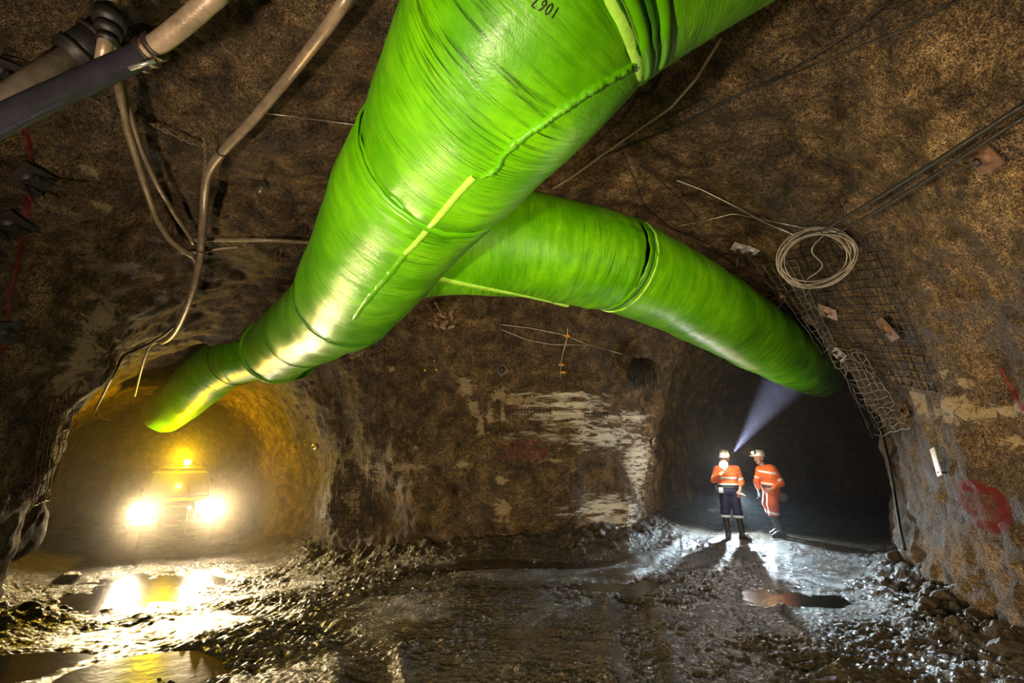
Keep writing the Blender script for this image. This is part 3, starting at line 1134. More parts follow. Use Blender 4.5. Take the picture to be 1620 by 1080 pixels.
bolt_plate(1030, 697, 0.16, 15, PLATE, 'plate at the brightly lit right corner of the middle wall', 1, 0.05)
bolt_plate(500, 705, 0.14, 45, YEL, 'small yellow lit diamond plate on the wall right of the vehicle', 1, 0.05)  # yellow of the beacon light put into the plate colour
bolt_plate(795, 585, 0.22, 30, DARKST, 'dark plate with a pointed shadow on the upper middle wall', 1, 0.22)
bolt_plate(1440, 650, 0.16, 15, RUST, 'small rusty plate among the pale splashes on the right wall', 1, 0.06)
bolt_plate(1572, 240, 0.18, 25, RUST, 'brown plate high on the right wall beside the twin cables', 1, 0.08)
for (px, py, d_, lab) in [(420, 285, (18, -22), 'threaded rock bolt with a blue band hanging from the roof left of the duct'),
                          (440, 397, (3, 20), 'left one of two short bolt stubs in the roof'), (448, 399, (2, 20), 'right one of two short bolt stubs in the roof'),
                          (486, 360, (-6, 26), 'bolt stub close to the left side of the duct')]:
    p, n = hit(px, py)
    q = at(px - d_[0] * .5, py + abs(d_[1]) * .8, (p - EYE).dot(ray_dir(px, py)) / ray_dir(px, py).length_squared * 0.97)
    t = thing('rock_bolt', lab, 'rock bolt', p)
    L_ = (q - p)
    d1 = L_.normalized()
    o = MB().tube([p - d1 * .03, q], 0.017 if px < 430 else 0.012, 8).build('bolt_shank', STEEL if px < 430 else DARKST, t)
    fix_parent(o, t)
    o = MB().tube([p + L_ * .55, p + L_ * .72], 0.026, 6).build('nut', mat('blue_band', (0.04, 0.12, 0.17), .5) if px < 430 else RUST, t)
    fix_parent(o, t)


# ------------------------------------------------------------------ cables, pipes and hoses
def cable(name, pts_, r, m, label, cat='cable', group=None, n=8):
    mb = MB()
    mb.tube(pts_, r, n)
    o = mb.build(name, m)
    return tag(o, label, cat, group)


def onwall(pxs, off, step=8, sag=0.0):
    return [p for p, _ in project(pxs, None, off, step)]


def smoothp(P_, k=3):
    for _ in range(k):
        P_ = [P_[0]] + [(P_[i - 1] + P_[i] * 2 + P_[i + 1]) / 4 for i in range(1, len(P_) - 1)] + [P_[-1]]
    return P_


def roofz(px, py, back=0.25):
    """distance ahead that is 'back' metres short of the rock here"""
    p, n = hit(px, py)
    d = ray_dir(px, py)
    return (p - EYE).length / d.length - back


def hung(pxs, back, n=8):
    """a line hung a little off the rock: never further in than the nearest rock beside it"""
    pl = []
    for (a, b_) in zip(pxs[:-1], pxs[1:]):
        m_ = max(1, int(math.hypot(b_[0] - a[0], b_[1] - a[1]) / 14))
        pl += [(a[0] + (b_[0] - a[0]) * k / m_, a[1] + (b_[1] - a[1]) * k / m_) for k in range(m_)]
    pl.append(pxs[-1])
    z = [roofz(x, y, back) for x, y in pl]
    z2 = [min(z[max(0, i - 2):i + 3]) for i in range(len(z))]
    for _ in range(4):
        z2 = [z2[0]] + [(z2[i - 1] + 2 * z2[i] + z2[i + 1]) / 4 for i in range(1, len(z2) - 1)] + [z2[-1]]
    return catmull([at(x, y, q) for (x, y), q in zip(pl, z2)], 3)


# the long hose from the top, down the wall
HP = hung([(560, -20), (520, 40), (460, 118), (400, 190), (352, 240), (330, 268), (325, 292), (322, 335), (319, 375), (317, 405), (309, 445), (298, 480), (283, 515), (270, 535), (256, 541)], 0.30)
HP = smoothp(HP, 6)
pipe1 = thing('water_pipe', 'pale brown pipe bending down from the top of the roof beside the green duct', 'pipe', HP[0])
rr_ = [0.043] * len(HP)
o = MB().tube(HP, rr_, 14).build('pipe', PIPE, pipe1)
fix_parent(o, pipe1)
for k in (int(len(HP) * .55), int(len(HP) * .78)):
    d = (HP[k + 1] - HP[k]).normalized()
    o = MB().tube([HP[k] - d * .012, HP[k] + d * .012], 0.052, 14).build('strap', DARKST, pipe1)
    fix_parent(o, pipe1)
cable('hose', smoothp(hung([(262, 541), (245, 541), (234, 552), (226, 575), (219, 602), (213, 626)], 0.25), 2), 0.022, PIPE, 'thin hose tail hanging below the end of the pale brown pipe', 'hose')
cable('cable', smoothp(hung([(298, 482), (285, 508), (262, 528), (235, 545), (195, 562), (175, 600), (150, 650), (128, 690), (112, 720)], 0.10), 2), 0.020, BLACKR, 'black cable running down the left drive wall from the pipe', 'cable')
cable('cable', smoothp(hung([(155, 652), (162, 662), (176, 664)], 0.06), 1), 0.016, PIPE, 'short bright cable end on the left drive wall', 'cable')
cable('hose', smoothp(hung([(178, 60), (184, 110), (190, 150), (200, 200), (214, 245), (228, 290), (247, 345), (270, 382), (292, 398), (306, 405)], 0.22), 4), 0.033, PIPE, 'left one of the twin hoses hanging from the pipe joint', 'hose', 'twin hoses below the pipe joint')
cable('hose', smoothp(hung([(190, 100), (196, 150), (208, 190), (222, 235), (250, 295), (280, 345), (298, 370), (306, 385)], 0.18), 4), 0.026, PIPE, 'right one of the twin hoses hanging from the pipe joint', 'hose', 'twin hoses below the pipe joint')
cable('hose', smoothp(hung([(300, 380), (340, 379), (400, 379), (450, 381), (492, 384)], 0.12), 2), 0.028, PIPE, 'straight hose crossing the roof from the pipe to the duct', 'hose')
cable('cable', smoothp(hung([(285, 400), (315, 399), (350, 393), (378, 390)], 0.12), 2), 0.020, PIPE, 'short cable just under the straight roof hose', 'cable')
cable('hose', smoothp(hung([(292, 400), (305, 408), (311, 420), (312, 436)], 0.16), 2), 0.026, PIPE, 'bent hose end joining the brown pipe behind its straight part', 'hose')
# two big pipes in the top left corner
pipe2 = thing('large_pipe', 'big dark blue and brown pipe with a clamped joint in the top left corner', 'pipe', at(240, 80, 2.6))
Pd = catmull([at(-60, 222, 2.2), at(40, 172, 2.35), at(130, 130, 2.5), at(235, 82, 2.65)], 8)
Pu = catmull([at(228, 85, 2.64), at(285, 42, 2.55), at(350, -15, 2.45)], 8)
o = MB().tube(Pd, 0.066, 20).build('lower_pipe', DPIPE, pipe2); fix_parent(o, pipe2); o['label'] = 'dark blue black lower pipe'
o = MB().tube(Pu, 0.055, 20).build('upper_pipe', PIPE, pipe2); fix_parent(o, pipe2); o['label'] = 'pale brown upper pipe'
jd = (Pu[2] - Pu[0]).normalized()
for (a_, b_, r_) in ((-.02, .02, .084), (.05, .085, .080), (-.09, -.06, .080)):
    c_ = Pd[-1]
    o = MB().tube([c_ + jd * a_, c_ + jd * b_], r_, 20).build('joint_ring', DARKST, pipe2); fix_parent(o, pipe2)
o = MB().tube([Pd[-1] - jd * .09, Pd[-1] + jd * .085], .072, 20).build('joint_sleeve', RUST, pipe2); fix_parent(o, pipe2)
o = MB().tube([at(205, 108, 2.5), at(245, 96, 2.5)], .012, 8).build('clamp_bolt', STEEL, pipe2); fix_parent(o, pipe2)
pipe3 = thing('grey_pipe', 'dusty grey pipe with a black clamp behind the big dark pipe', 'pipe', at(140, 50, 2.9))
Pg = [at(-60, 212, 2.6), at(20, 150, 2.75), at(140, 68, 2.95)]
o = MB().tube(Pg, 0.072, 20).build('pipe', PIPE2, pipe3); fix_parent(o, pipe3)
gd = (Pg[2] - Pg[1]).normalized()
o = MB().tube([Pg[2] - gd * .16, Pg[2] + gd * .12], .105, 8).build('clamp_housing', BLACKR, pipe3); fix_parent(o, pipe3)
for q_ in (-.10, .06):
    o = MB().tube([Pg[2] + gd * (q_ - .015), Pg[2] + gd * (q_ + .015)], .118, 8).build('clamp_rib', DARKST, pipe3); fix_parent(o, pipe3)
pipe4 = thing('riser_pipe', 'short pale pipe dropping from the top edge through a black clamp', 'pipe', at(172, 40, 2.9))
Pr = [at(182, -30, 2.85), at(176, 20, 2.85), at(168, 62, 2.85), at(162, 98, 2.85)]
o = MB().tube(Pr, 0.040, 16).build('pipe', PIPE, pipe4); fix_parent(o, pipe4)
for (y_, r_, h_) in ((30, .085, .07), (48, .070, .05), (64, .06, .03)):
    a_ = at(174 - (y_ - 30) * .1, y_, 2.85)
    o = MB().tube([a_ - Vector((0, 0, h_ * .6)), a_ + Vector((0, 0, h_ * .6))], r_, 14).build('clamp', BLACKR, pipe4); fix_parent(o, pipe4)


CHAINM = mat('dusty_chain_steel', (.26, .19, .12), .45, .5, .3, 60, .3)


def chain(pts_, link, r, m, label):
    P_ = resample([Vector(p) for p in pts_], link * 1.45)
    mb = MB()
    for i in range(len(P_) - 1):
        d = (P_[i + 1] - P_[i]).normalized()
        s = d.orthogonal().normalized()
        if i % 2: s = d.cross(s)
        c_ = (P_[i] + P_[i + 1]) / 2
        loop = []
        for k in range(13):
            a = 2 * math.pi * k / 12
            loop.append(c_ + d * math.cos(a) * link + s * math.sin(a) * link * .55)
        mb.tube(loop, r, 6, False)
    return tag(mb.build('chain', m), label, 'chain')


chain(hung([(186, 150), (186, 172), (180, 190), (174, 216)], 0.34, 6), 0.028, 0.008, DARKST, 'black chain dangling beside the twin hoses')
chain(hung([(236, 194), (262, 207), (290, 220), (322, 232)], 0.14, 6), 0.030, 0.008, CHAINM, 'rusty chain pinned along the roof between the hoses and the pipe')
chain(hung([(323, 215), (325, 250), (323, 285)], 0.34, 6), 0.024, 0.006, CHAINM, 'short chain holding the bend of the brown pipe')

cable('hose', smoothp(hung([(1140, 60), (1128, 80), (1100, 125), (1060, 170), (1010, 205), (960, 240), (905, 280), (872, 300)], 0.20), 3), 0.016, PIPE, 'brown hose hanging under the roof along the right side of the duct', 'hose')
for (P_, r_, m_, lab, bk) in [
        ([(1420, -10), (1340, 55), (1240, 118), (1165, 150), (1060, 205), (985, 232), (950, 250)], .008, BLACKR, 'thin dark cable across the roof, nearest to the duct', .05),
        ([(1530, -10), (1420, 50), (1290, 102), (1165, 152), (1080, 195), (975, 240)], .007, BLACKR, 'thin dark cable across the roof meeting the first one at an angle', .04),
        ([(1640, 152), (1560, 205), (1470, 262), (1390, 312), (1300, 366)], .016, BLACKR, 'upper one of the twin black cables on the right wall', .08),
        ([(1640, 172), (1560, 224), (1470, 282), (1390, 332), (1325, 368)], .012, BLACKR, 'lower one of the twin black cables on the right wall', .08),
        ([(1070, 285), (1110, 300), (1160, 325), (1210, 352), (1262, 374)], .008, STEEL, 'pale wire slanting down to the coil above the right drive', .08),
        ([(985, 240), (1000, 275), (1020, 325), (1060, 360), (1120, 385), (1165, 420)], .009, BLACKR, 'dark cable sagging over the roof above the second duct', .05),
        ([(1000, 245), (1060, 300), (1100, 340)], .006, BLACKR, 'short dark wire beside the sagging roof cable', .05),
        ([(1070, 358), (1120, 348), (1160, 338), (1230, 352), (1300, 366)], .006, STEEL, 'faint wire running level towards the wire coil', .05),
        ([(415, 178), (480, 187), (545, 195), (580, 200)], .005, STEEL, 'pale wire on the roof left of the duct', .05),
        ([(0, 88), (60, 112), (110, 140), (160, 160)], .006, BLACKR, 'thin dark wire on the roof behind the big pipes', .03),
        ([(790, 513), (840, 519), (893, 530), (930, 545), (985, 560)], .006, STEEL, 'upper pale wire strung across the top of the middle wall', .12),
        ([(790, 520), (835, 538), (875, 545), (930, 546)], .005, STEEL, 'lower pale wire strung across the top of the middle wall', .12),
        ([(1388, 655), (1400, 700), (1412, 760), (1425, 840), (1432, 870)], .018, BLACKR, 'black hose running down the edge of the right drive to the ground', .05)]:
    cable('cable', smoothp(hung(P_, bk), 2), r_, m_, lab, 'cable')
# thin drop wire with orange tags
t = thing('tagged_drop_wire', 'thin wire with small orange tags hanging on the upper middle wall', 'wire', at(893, 530, roofz(893, 530, .12)))
P_ = hung([(898, 515), (897, 535), (890, 560), (887, 580), (886, 600)], .10)
o = MB().tube(P_, .006, 6).build('wire', STEEL, t); fix_parent(o, t)
for (px, py) in [(897, 531), (888, 577), (891, 589)]:
    p = at(px, py, roofz(px, py, .12))
    o = MB().box((0, 0, 0), (.10, .012, .04), Matrix.Translation(p), .003).build('tag', ORANGEP, t); fix_parent(o, t)
for (px, py, lab) in [(673, 585, 'left one of two yellow reflectors on the middle wall'), (691, 584, 'right one of two yellow reflectors on the middle wall'), (688, 570, 'small yellow reflector above the pair on the middle wall'), (671, 612, 'faint yellow reflector below the pair on the middle wall')]:
    p, n = hit(px, py)
    M = basis(p + n * .01, n)
    s_ = .026 if py > 575 and py < 600 else .015
    o = MB().lathe([(s_, 0), (s_, .01), (s_ * .6, .018)], None, 12).build('reflector', YEL)
    o.matrix_world = M
    tag(o, lab, 'reflector', 'yellow reflectors on the middle wall')

COILW = mat('dull_coil_wire', (.30, .27, .22), .45, .5, .2, 80, .3)
# coil of wire
t = thing('wire_coil', 'round coil of pale wire hanging at the top right of the right drive', 'wire coil', at(1290, 408, roofz(1290, 408, .12)))
cc = at(1290, 408, min(roofz(1290 + a, 408 + b_, .22) for a in (-36, 0, 36) for b_ in (-34, 0, 34)))
vn = -(ray_dir(1290, 408).normalized())
sx = vn.cross(Vector((0, 0, 1))).normalized(); sy = vn.cross(sx)
for k in range(7):
    pts_ = []
    rx = 0.335 + random.uniform(-.035, .03); ry = .29 + random.uniform(-.03, .03)
    ox, oy = random.uniform(-.02, .02), random.uniform(-.02, .04)
    for j in range(49):
        a = 2 * math.pi * j / 48
        wob = 1 + .03 * math.sin(3 * a + k)
        pts_.append(cc + sx * (math.cos(a) * rx * wob + ox) + sy * (math.sin(a) * ry * wob + oy) + vn * (.02 * math.sin(a * 2 + k * 1.7) + .012 * k))
    o = MB().tube(pts_, .0075, 6, False).build('wire_turn', COILW, t); fix_parent(o, t)
pts_ = catmull([cc + sx * (-.18) + sy * -.28, cc + sx * .02 + sy * -.1 + vn * .05, cc + sx * -.05 + sy * .1, cc + sx * .12 + sy * .22], 6)
o = MB().tube(pts_, .0075, 6).build('wire_tail', COILW, t); fix_parent(o, t)


# wire mesh sheets laid over the rock
def mesh_sheet(name, corners, nu, nv, off, r, m, label, jit=1.5, holes=None, clip=None):
    """corners: photo quad TL TR BR BL"""
    mb = MB()
    TL, TR, BR, BL = corners

    def q(u, v):
        a = (TL[0] + (TR[0] - TL[0]) * u, TL[1] + (TR[1] - TL[1]) * u)
        b_ = (BL[0] + (BR[0] - BL[0]) * u, BL[1] + (BR[1] - BL[1]) * u)
        return (a[0] + (b_[0] - a[0]) * v, a[1] + (b_[1] - a[1]) * v)
    for i in range(nu + 1):
        ps = [hit(*q(i / nu, j / (nv * 3))) for j in range(nv * 3 + 1)]
        add_run(mb, [p + n * (off + random.uniform(0, off * .5)) for p, n in ps], r)
    for j in range(nv + 1):
        ps = [hit(*q(i / (nu * 3), j / nv)) for i in range(nu * 3 + 1)]
        add_run(mb, [p + n * (off + random.uniform(0, off * .5)) for p, n in ps], r)
    return tag(mb.build(name, m), label, 'wire mesh')


def add_run(mb, ps, r):
    run = [ps[0]]
    for p in ps[1:]:
        if (p - EYE).length - (run[-1] - EYE).length > .6:      # past the rim the sheet hangs free
            p = EYE + (p - EYE).normalized() * ((run[-1] - EYE).length + .05)
        run.append(p)
    if len(run) > 2: mb.tube(smoothp(run, 1), r, 5, False)


mesh_sheet('wire_mesh', [(1230, 400), (1390, 365), (1490, 620), (1350, 590)], 13, 18, .03, .006, DARKST, 'rusty wire mesh sheet over the rock beside the wire coil')
mesh_sheet('wire_mesh', [(1200, 415), (1262, 405), (1330, 545), (1296, 560)], 5, 13, .06, .005, COILW, 'bright wire mesh along the upper rim of the right drive')
mesh_sheet('wire_mesh', [(1318, 545), (1370, 545), (1455, 680), (1385, 690)], 6, 14, .08, .0055, COILW, 'bulging pale wire mesh on the lower rim of the right drive')
mesh_sheet('wire_mesh', [(526, 560), (610, 530), (600, 840), (512, 830)], 9, 26, .03, .006, DARKST, 'wire mesh on the left corner of the middle wall')
mesh_sheet('wire_mesh', [(60, 640), (120, 600), (70, 790), (40, 800)], 5, 10, .05, .007, RUST, 'wire mesh showing at the broken edge of the left wall')

# hanging bundle of wires on the middle wall
p, n = hit(1008, 575)
t = thing('wire_bundle', 'dark tangled bundle of wires hanging on the middle wall near its right corner', 'wire bundle', p)
mb = MB()
for k in range(90):
    a = random.uniform(-.34, .22)
    st = p + n * .12 + Vector((random.uniform(-.08, .08), 0, random.uniform(-.05, .05)))
    e = st + Vector((a * 1.1 + .10, -.05 + random.uniform(-.15, .1), -random.uniform(.30, .66)))
    mid = (st + e) / 2 + Vector((a * .55, -.10, .14))
    mb.tube([st, (st + mid) / 2 + Vector((0, -.03, .04)), mid, (mid + e) / 2 + Vector((a * .2, 0, 0)), e], .007, 5)
o = mb.build('wires', BLACKR, t); fix_parent(o, t); o['kind'] = 'stuff'
o = MB().tube([p - n * .05, p + n * .18], .022, 8).build('hook', DARKST, t); fix_parent(o, t)
# broken bracket under the crossing of the ducts
z_ = roofz(700, 505, .3)
t = thing('hanging_bracket', 'broken timber and steel bracket hanging under the crossing of the two ducts', 'bracket', at(655, 455, z_))
for (a_, b_, r_, m_) in [((652, 452), (700, 512), .03, RUST), ((662, 450), (690, 480), .035, PIPE2), ((676, 462), (700, 500), .018, STEEL)]:
    o = MB().tube([at(*a_, z_), at((a_[0] + b_[0]) / 2 + 2, (a_[1] + b_[1]) / 2, z_ - .02), at(*b_, z_)], r_, 7).build('rod', m_, t, False); fix_parent(o, t)
mb = MB()
for k in range(16):
    c_ = at(random.uniform(688, 716), random.uniform(492, 520), z_ + random.uniform(-.1, .1))
    mb.box((0, 0, 0), (.05, .12, .03), Matrix.Translation(c_) @ Euler((random.random() * 3, random.random() * 3, random.random() * 3)).to_matrix().to_4x4(), .006)
o = mb.build('splintered_end', PLATE, t); fix_parent(o, t); o['kind'] = 'stuff'

# white tag on the right wall
p, n = hit(1492, 734)
M = basis(p + n * .06, smooth_normal(1492, 734, None, 20), 12)
t = thing('reflector_tag', 'white rectangular reflector tag hanging on the right wall above the red paint ring', 'sign', M.to_translation(), M.to_euler())
MB().box((0, 0, 0), (.115, .27, .008), None, .003).build('panel', WHITE, t, True, 30)
MB().tube([(0, .10, -.06), (0, .10, .012)], .008, 8).build('pin', DARKST, t)

# thin comb of short spikes: two slotted rails on the middle wall
for (px0, px1, py, lab) in [(815, 872, 648, 'left dark slotted rail fixed on the middle wall'), (925, 962, 653, 'right faint slotted rail fixed on the middle wall')]:
    mb = MB()
    mb.tube(onwall([(px0, py), (px1, py + 1)], .02, 6), .012, 6)
    for x_ in range(px0, px1, 5):
        p, n = hit(x_, py)
        mb.box((0, 0, 0), (.022, .022, .075), Matrix.Translation(p + n * .015 - Vector((0, 0, .05))), .004)
    tag(mb.build('slotted_rail', DARKST), lab, 'rail')


# ------------------------------------------------------------------ rubble
def rock_mesh(seed, sub=3):
    bm = bmesh.new()
    bmesh.ops.create_icosphere(bm, subdivisions=sub, radius=1.0)
    rr = random.Random(seed)
    planes = []
    for _ in range(11):
        v = Vector((rr.gauss(0, 1), rr.gauss(0, 1), rr.gauss(0, 1))).normalized()
        planes.append((v, rr.uniform(.55, .85)))
    co = np.array([v.co[:] for v in bm.verts])
    nz = fbm(co + seed, .7, 3, seed)
    for v, z in zip(bm.verts, nz):
        for (pn, pd) in planes:
            e = v.co.dot(pn) - pd
            if e > 0: v.co -= pn * e * .9
        v.co *= 1 + .12 * float(z)
        v.co.z *= .7
    me = bpy.data.meshes.new('rock')
    bm.to_mesh(me)
    bm.free()
    me.polygons.foreach_set('use_smooth', [True] * len(me.polygons))
    me.set_sharp_from_angle(angle=math.radians(32))
    return me


RUB, nt, b = new_mat('wet_rubble')
tc = N(nt, 'ShaderNodeTexCoord')
geo = N(nt, 'ShaderNodeNewGeometry')
n1 = tex_noise(nt, 9, 6, .7, geo.outputs['Position'])
n2 = tex_noise(nt, 60, 3, .7, geo.outputs['Position'])
nt.links.new(ramp(nt, n1.outputs[0], [(.35, (.018, .013, .008)), (.65, (.085, .060, .038))]).outputs[0], b.inputs['Base Color'])
b.inputs['Roughness'].default_value = .38
nt.links.new(bump(nt, n2.outputs[0], .8, .02, bump(nt, n1.outputs[0], .6, .05)), b.inputs['Normal'])
PALER = mat('pale_rock', (.34, .31, .28), .6, 0, .6, 30, .3)
RM = [rock_mesh(100 + k, 4) for k in range(9)]
for me_ in RM: me_.materials.append(RUB)


def rock(x, y, s, label, group, zoff=0.15, me_=None, st=(1, 1, 1)):
    o = bpy.data.objects.new('rock', me_ or random.choice(RM))
    z = ground(x, y)
    o.location = (x, y, z + s * zoff)
    o.rotation_euler = (random.uniform(-.3, .3), random.uniform(-.3, .3), random.uniform(0, 6.3))
    o.scale = (s * st[0], s * st[1], s * st[2])
    C.objects.link(o)
    return tag(o, label, 'rock', group)


def floorpt(px, py, zf=0.0):
    d = ray_dir(px, py)
    k = (zf - EYE.z) / d.z
    return EYE + d * k


def strip(A, B, n, w_, smin, smax, label, group):
    for k in range(n):
        t_ = random.random()
        px = A[0] + (B[0] - A[0]) * t_
        py = A[1] + (B[1] - A[1]) * t_ + random.gauss(0, w_)
        p = floorpt(px, py, .1)
        rock(p.x, p.y, random.uniform(smin, smax) * (1 if random.random() < .8 else 1.5), label, group)


strip((1440, 925), (1610, 1050), 110, 18, .02, .075, 'dark wet rock in the heap along the foot of the right wall', 'rubble along the foot of the right wall')
strip((900, 858), (1060, 822), 60, 9, .03, .11, 'dark rock in the heap at the right foot of the middle wall', 'rubble at the right foot of the middle wall')
strip((500, 872), (890, 878), 45, 6, .02, .07, 'small dark stone along the foot of the middle wall', 'stones along the foot of the middle wall')
strip((1040, 812), (1200, 800), 26, 7, .04, .13, 'dark rock in the bank behind the workers', 'rubble behind the workers')
strip((40, 900), (130, 885), 14, 8, .03, .09, 'rough stone at the foot of the left wall', 'stones at the foot of the left wall')
for (px, py, s, lab) in [(1500, 968, .12, 'large block with a flat top in the heap by the right wall'), (1565, 1010, .15, 'biggest block at the bottom right corner by the wall'),
                         (1425, 905, .14, 'boulder at the very corner where the right wall meets the road'), (1400, 922, .09, 'lump beside the corner boulder of the right wall'),
                         (1450, 935, .10, 'angular rock between the corner boulder and the flat block'), (1606, 1062, .13, 'dark block touching the right edge of the photo')]:
    p = floorpt(px, py, .1)
    rock(p.x, p.y, s, lab, None, .25)
p = floorpt(1127, 812, .1)
o = rock(p.x, p.y, .24, 'pale flat slab lying left of the standing workers', None, .3, None, (1.0, .6, .45))
o.data = o.data.copy(); o.data.materials.clear(); o.data.materials.append(PALER)
p = floorpt(112, 888, -.3)
rock(p.x, p.y, .22, 'bright rock standing in the mud below the left drive', None, .3)
p = floorpt(515, 1012, 0)
rock(p.x, p.y, .05, 'small dark stone on the tyre tracks in the foreground', None, .3)
p = floorpt(825, 1070, 0)
rock(p.x, p.y, .06, 'dark stone at the bottom edge in the middle of the road', None, .3)
# ------------------------------------------------------------------ organic bodies from smooth unions
def sdf_mesh(name, prims, m, parent, vox=0.010, k=0.03, grow=0.0, slabs=None, carve=None):
    lo = np.array([1e9] * 3); hi = -lo
    for pr in prims:
        a, b_, ra, rb = pr[:4]
        for c_, r_ in ((a, ra), (b_, rb)):
            lo = np.minimum(lo, np.array(c_) - r_); hi = np.maximum(hi, np.array(c_) + r_)
    mg = grow + 4 * vox + k
    lo -= mg; hi += mg
    ax = [np.arange(lo[i], hi[i], vox) for i in range(3)]
    D = np.full([len(q) for q in ax], 1.0, np.float32)
    for pr in prims:
        a, b_, ra, rb = np.array(pr[0], float), np.array(pr[1], float), pr[2], pr[3]
        kk = pr[4] if len(pr) > 4 else k
        m_ = max(ra, rb) + kk + grow + 4 * vox
        s = []
        for i in range(3):
            i0_ = max(0, int((min(a[i], b_[i]) - m_ - lo[i]) / vox)); i1_ = min(len(ax[i]), int((max(a[i], b_[i]) + m_ - lo[i]) / vox) + 2)
            s.append(slice(i0_, i1_))
        X_, Y_, Z_ = np.meshgrid(ax[0][s[0]], ax[1][s[1]], ax[2][s[2]], indexing='ij')
        ba = b_ - a
        L2 = float(ba @ ba) + 1e-12
        t_ = np.clip(((X_ - a[0]) * ba[0] + (Y_ - a[1]) * ba[1] + (Z_ - a[2]) * ba[2]) / L2, 0, 1)
        d = np.sqrt((X_ - a[0] - ba[0] * t_) ** 2 + (Y_ - a[1] - ba[1] * t_) ** 2 + (Z_ - a[2] - ba[2] * t_) ** 2) - (ra + (rb - ra) * t_)
        o_ = D[s[0], s[1], s[2]]
        h = np.clip(0.5 + 0.5 * (o_ - d) / kk, 0, 1)
        D[s[0], s[1], s[2]] = o_ + (d - o_) * h - kk * h * (1 - h)
    D -= grow
    X_, Y_, Z_ = np.meshgrid(*ax, indexing='ij')
    for (c_, n_, h_) in (slabs or []):
        n_ = np.array(n_, float); n_ /= np.linalg.norm(n_)
        dd = np.abs((X_ - c_[0]) * n_[0] + (Y_ - c_[1]) * n_[1] + (Z_ - c_[2]) * n_[2]) - h_
        D = np.maximum(D, dd)
    for (c_, n_) in (carve or []):           # keeps what lies behind each plane
        n_ = np.array(n_, float); n_ /= np.linalg.norm(n_)
        D = np.maximum(D, (X_ - c_[0]) * n_[0] + (Y_ - c_[1]) * n_[1] + (Z_ - c_[2]) * n_[2])
    D = np.clip(D, -3 * vox, 3 * vox).astype(np.float32)
    g = openvdb.FloatGrid(3 * vox)
    g.copyFromArray(D)
    p_, q_ = g.convertToQuads(isovalue=0.0)
    if not len(q_): return None
    p_ = np.array(p_, float) * vox + lo
    q_ = np.array(q_)
    nn_ = vnormals(p_, q_)
    cc_ = p_.mean(axis=0)
    if ((p_ - cc_) * nn_).sum() < 0: q_ = q_[:, ::-1]
    me_ = bpy.data.meshes.new(name)
    me_.from_pydata(p_.tolist(), [], q_.tolist())
    me_.polygons.foreach_set('use_smooth', [True] * len(me_.polygons))
    me_.materials.append(m)
    o = bpy.data.objects.new(name, me_)
    C.objects.link(o)
    o.parent = parent
    return o


SKIN = mat('skin', (.42, .22, .14), .5, 0, .1, 60, .1)
HIVIS = mat('orange_hi_vis_cloth', (.78, .14, .015), .75, 0, .5, 45, .15)
HIVIS2 = mat('dull_orange_cloth', (.52, .09, .02), .8, 0, .5, 45, .15)
NAVY = mat('navy_cloth', (.012, .012, .035), .8, 0, .4, 45, .3)
SILVER = mat('silver_reflective_tape', (.72, .70, .66), .35, .1, .2, 60, .1)
BOOT = mat('muddy_rubber_boot', (.022, .02, .018), .4, 0, .4, 40, .4)
HELM = mat('white_hard_hat', (.62, .58, .52), .3, 0, .05, 20, .1)
GLOVE = mat('dark_glove', (.05, .045, .045), .7, 0, .4, 60, .3)
PALECL = mat('pale_pouch', (.45, .43, .40), .6, 0, .3, 40, .2)
EYEM = mat('eye', (.05, .03, .02), .2)
HAIR = mat('brown_hair', (.06, .035, .02), .7, 0, .5, 120, .3)
WARM = emit('warm_lamp_glass', (1.0, .62, .22), 60)
COOL = emit('white_lamp_glass', (.85, .93, 1.0), 90)


def hand_prims(w, fwd, side, curl=.6, right=1):
    """palm and five bent fingers of unequal length; w wrist, fwd along the hand, side towards the thumb"""
    w, fwd, side = Vector(w), Vector(fwd).normalized(), Vector(side)
    side = (side - fwd * side.dot(fwd)).normalized()
    dn = fwd.cross(side).normalized() * right
    P_ = []
    for k in range(4):
        o_ = side * (.030 - .020 * k)
        P_.append((w + o_ * .6, w + fwd * .085 + o_, .016, .013, .012))
        L_ = [.072, .080, .074, .058][k]
        a_ = w + fwd * .088 + o_
        b_ = a_ + (fwd * math.cos(curl * .6) + dn * math.sin(curl * .6)) * L_ * .45
        c_ = b_ + (fwd * math.cos(curl * 1.6) + dn * math.sin(curl * 1.6)) * L_ * .32
        e_ = c_ + (fwd * math.cos(curl * 2.4) + dn * math.sin(curl * 2.4)) * L_ * .25
        P_ += [(a_, b_, .0095, .009, .003), (b_, c_, .009, .0085, .003), (c_, e_, .0085, .0075, .003)]
    t0 = w + side * .022 + fwd * .02
    t1 = t0 + side * .030 + fwd * .030 + dn * .012
    t2 = t1 + fwd * .026 + side * .004 + dn * .012
    P_ += [(t0, t1, .014, .011, .008), (t1, t2, .011, .009, .003)]
    return [(tuple(a), tuple(b_), c_, d_, e_) for (a, b_, c_, d_, e_) in P_]


